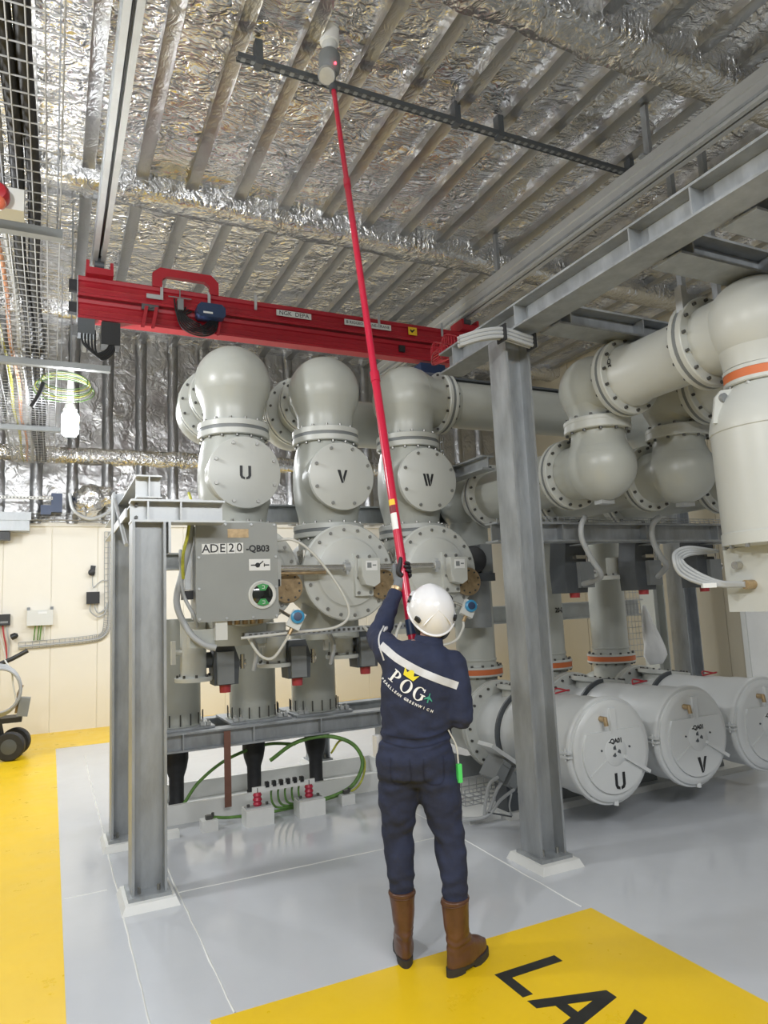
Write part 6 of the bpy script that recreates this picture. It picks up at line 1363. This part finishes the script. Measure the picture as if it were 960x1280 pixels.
# gloved hands gripping the pole
def grip(name, zc, wrist, side, near):
    c = pole_at(zc); rad = 0.027
    sdir = side.copy(); sdir = (sdir-PD*sdir.dot(PD)).normalized(); ndir = (near-PD*near.dot(PD)); ndir = (ndir-sdir*ndir.dot(sdir)).normalized()
    def cp_(a, h, r): return c+PD*h+sdir*(r*math.cos(a))+ndir*(r*math.sin(a))
    b = MB()
    # palm and back of the hand, from wrist to knuckles
    kn = cp_(0.25, 0.018, rad+0.022); wv = wrist
    for i in range(5):
        h0 = -0.034+0.017*i; p0 = wv.lerp(c+sdir*(rad+0.02), 0.1)+PD*(h0*0.35); p1 = cp_(-0.25, h0, rad+0.018); p2 = cp_(-0.9, h0+0.002, rad+0.014)
        b.tube(bez([p0, p0.lerp(p1, 0.55), p1, p2], 5), [0.021]*6+[0.018]*10, 10)
    b.sphere(wv, 0.034, 16, 10); b.tube([wv-(c-wv).normalized()*0.05, wv, wv.lerp(c, 0.35)], [0.037, 0.034, 0.032], 14)
    g = part(name, remesh(b, 0.006, name, 4), 'glove_grey', T, sharp=180)
    for i, (L, r) in enumerate(((3.0, 0.0098), (3.5, 0.0105), (3.7, 0.0105), (3.45, 0.0100))):
        h0 = -0.033+0.022*i; pts = [cp_(-0.75-L*t/8.0, h0+0.004*t/8, rad+r+0.001) for t in range(0, 9)]
        f = MB(); f.tube(pts, [r*1.12, r*1.08, r*1.12, r*1.05, r*1.08, r, r, r*0.95, r*0.8], 10); f.sphere(pts[-1], r*0.8, 10, 8); part('finger', f, 'glove_black', g, sharp=180)
    f = MB(); tp = [wv.lerp(c, 0.45)+ndir*0.020, cp_(0.75, -0.01, rad+0.014), cp_(1.15, 0.030, rad+0.012), cp_(1.35, 0.062, rad+0.010)]
    ps = bez(tp, 5); f.tube(ps, [0.0165-0.0055*i/(len(ps)-1) for i in range(len(ps))], 10); f.sphere(ps[-1], 0.011, 10, 8); part('thumb', f, 'glove_black', g, sharp=180)
    return g
grip('glove', 1.852, W(WRL[0]+0.018, WRL[1]+0.016, WRL[2]+0.035), -ER*0.9-EF*0.1, -EF)
grip('glove', 1.150, W(*WRR)+(pole_at(1.15)-W(*WRR))*0.12, ER, -EF)
b = MB(); p = W(*WRL); d = (W(WRL[0]+0.02, WRL[1]+0.015, WRL[2]+0.05)-p).normalized(); b.lathe([(0.030, -0.012), (0.033, -0.008), (0.033, 0.008), (0.030, 0.012)], p-d*0.004, d, 20); part('wrist_strap', b, 'brass', T)
# boots
def boot(r, f, ang, label):
    o = W(r, f, 0); fd = (EF*math.cos(ang)+ER*math.sin(ang)); rd = fd.cross(EZ)
    def B(x, y, z): return o+rd*x+fd*y+EZ*z
    b = MB(); n = 24; k = 0; vs = []
    def ring(z, y0, y1, w_, tz=0.0):
        for i in range(n):
            t = 2*PI*i/n; yc = (y0+y1)/2; hl = (y1-y0)/2; y = yc+hl*math.sin(t); x = w_*math.cos(t)*(1.0 if y < yc else 0.97)
            vs.append(B(x, y, z+tz*(y-y0)))
    R_ = [(0.028, -0.072, 0.205, 0.046), (0.05, -0.075, 0.21, 0.049), (0.075, -0.072, 0.205, 0.047), (0.095, -0.066, 0.17, 0.045), (0.115, -0.062, 0.11, 0.044), (0.145, -0.060, 0.075, 0.046), (0.19, -0.062, 0.068, 0.053), (0.25, -0.066, 0.066, 0.059), (0.315, -0.070, 0.066, 0.064)]
    for q in R_: ring(*q)
    m_ = len(R_)
    b.add(vs, [(i*n+j, i*n+(j+1) % n, (i+1)*n+(j+1) % n, (i+1)*n+j) for i in range(m_-1) for j in range(n)]+[tuple(reversed(range(n))), tuple(range((m_-1)*n, m_*n))])
    def crease(co_, n_): return 0.0035*math.exp(-((co_.z-0.13)/0.035)**2)*math.sin(150*co_.z+5*noise.noise(co_*14))+0.003*noise.noise(co_*17)
    g = part('boot', remesh(b, 0.0075, 'boot', 3, crease), 'leather', T, label, sharp=180)
    b = MB(); P = []
    for i in range(28):
        t = 2*PI*i/28; y = 0.068+0.150*math.sin(t); wv_ = 0.052*math.cos(t)*(1.0 if y > 0.08 else 0.90)*(0.92 if 0.0 < y < 0.08 else 1.0); P.append((wv_, y))
    b.prism(P, 0.020, B(0, 0, 0.014), rd, fd); so = part('sole', b, 'sole', g)
    b = MB(); b.prism([(x*0.98, y) for x, y in P if y < 0.02], 0.016, B(0, 0, 0.0), rd, fd); part('heel', b, 'sole', so)
    b = MB(); b.prism([(x*0.98, y) for x, y in P if y > 0.05], 0.015, B(0, 0, 0.0), rd, fd); part('tread', b, 'sole', so)
    b = MB(); tl = []
    for i in range(24):
        t = 2*PI*i/24; tl.append(B(0.064*math.cos(t), -0.002+0.068*math.sin(t), 0.306+0.012*math.sin(t)))
    b.tube(tl, 0.0022, 6, True); part('top_edge', b, 'leather', g)
    return g
boot(-0.130, 0.005, -0.10, 'brown leather boot pointing away')
boot(0.118, -0.10, 0.72, 'brown leather boot turned to the right')
# green tag on a cord at the right hip
b = MB(); b.tube(bez([W(0.13, -0.06, 1.06), W(0.165, -0.05, 0.98), W(0.170, -0.05, 0.90)], 6), 0.004, 6); part('lanyard', b, 'cable_white', T)
b = MB(); b.box(W(0.172, -0.05, 0.855), (0.022, 0.02, 0.085)); part('key_tag', b, 'green_tag', T, 'bright green tag on a cord')
b = MB(); b.box(W(-0.215, 0.0, 0.985), (0.035, 0.05, 0.10)); part('pocket_pouch', b, 'reflective', T)
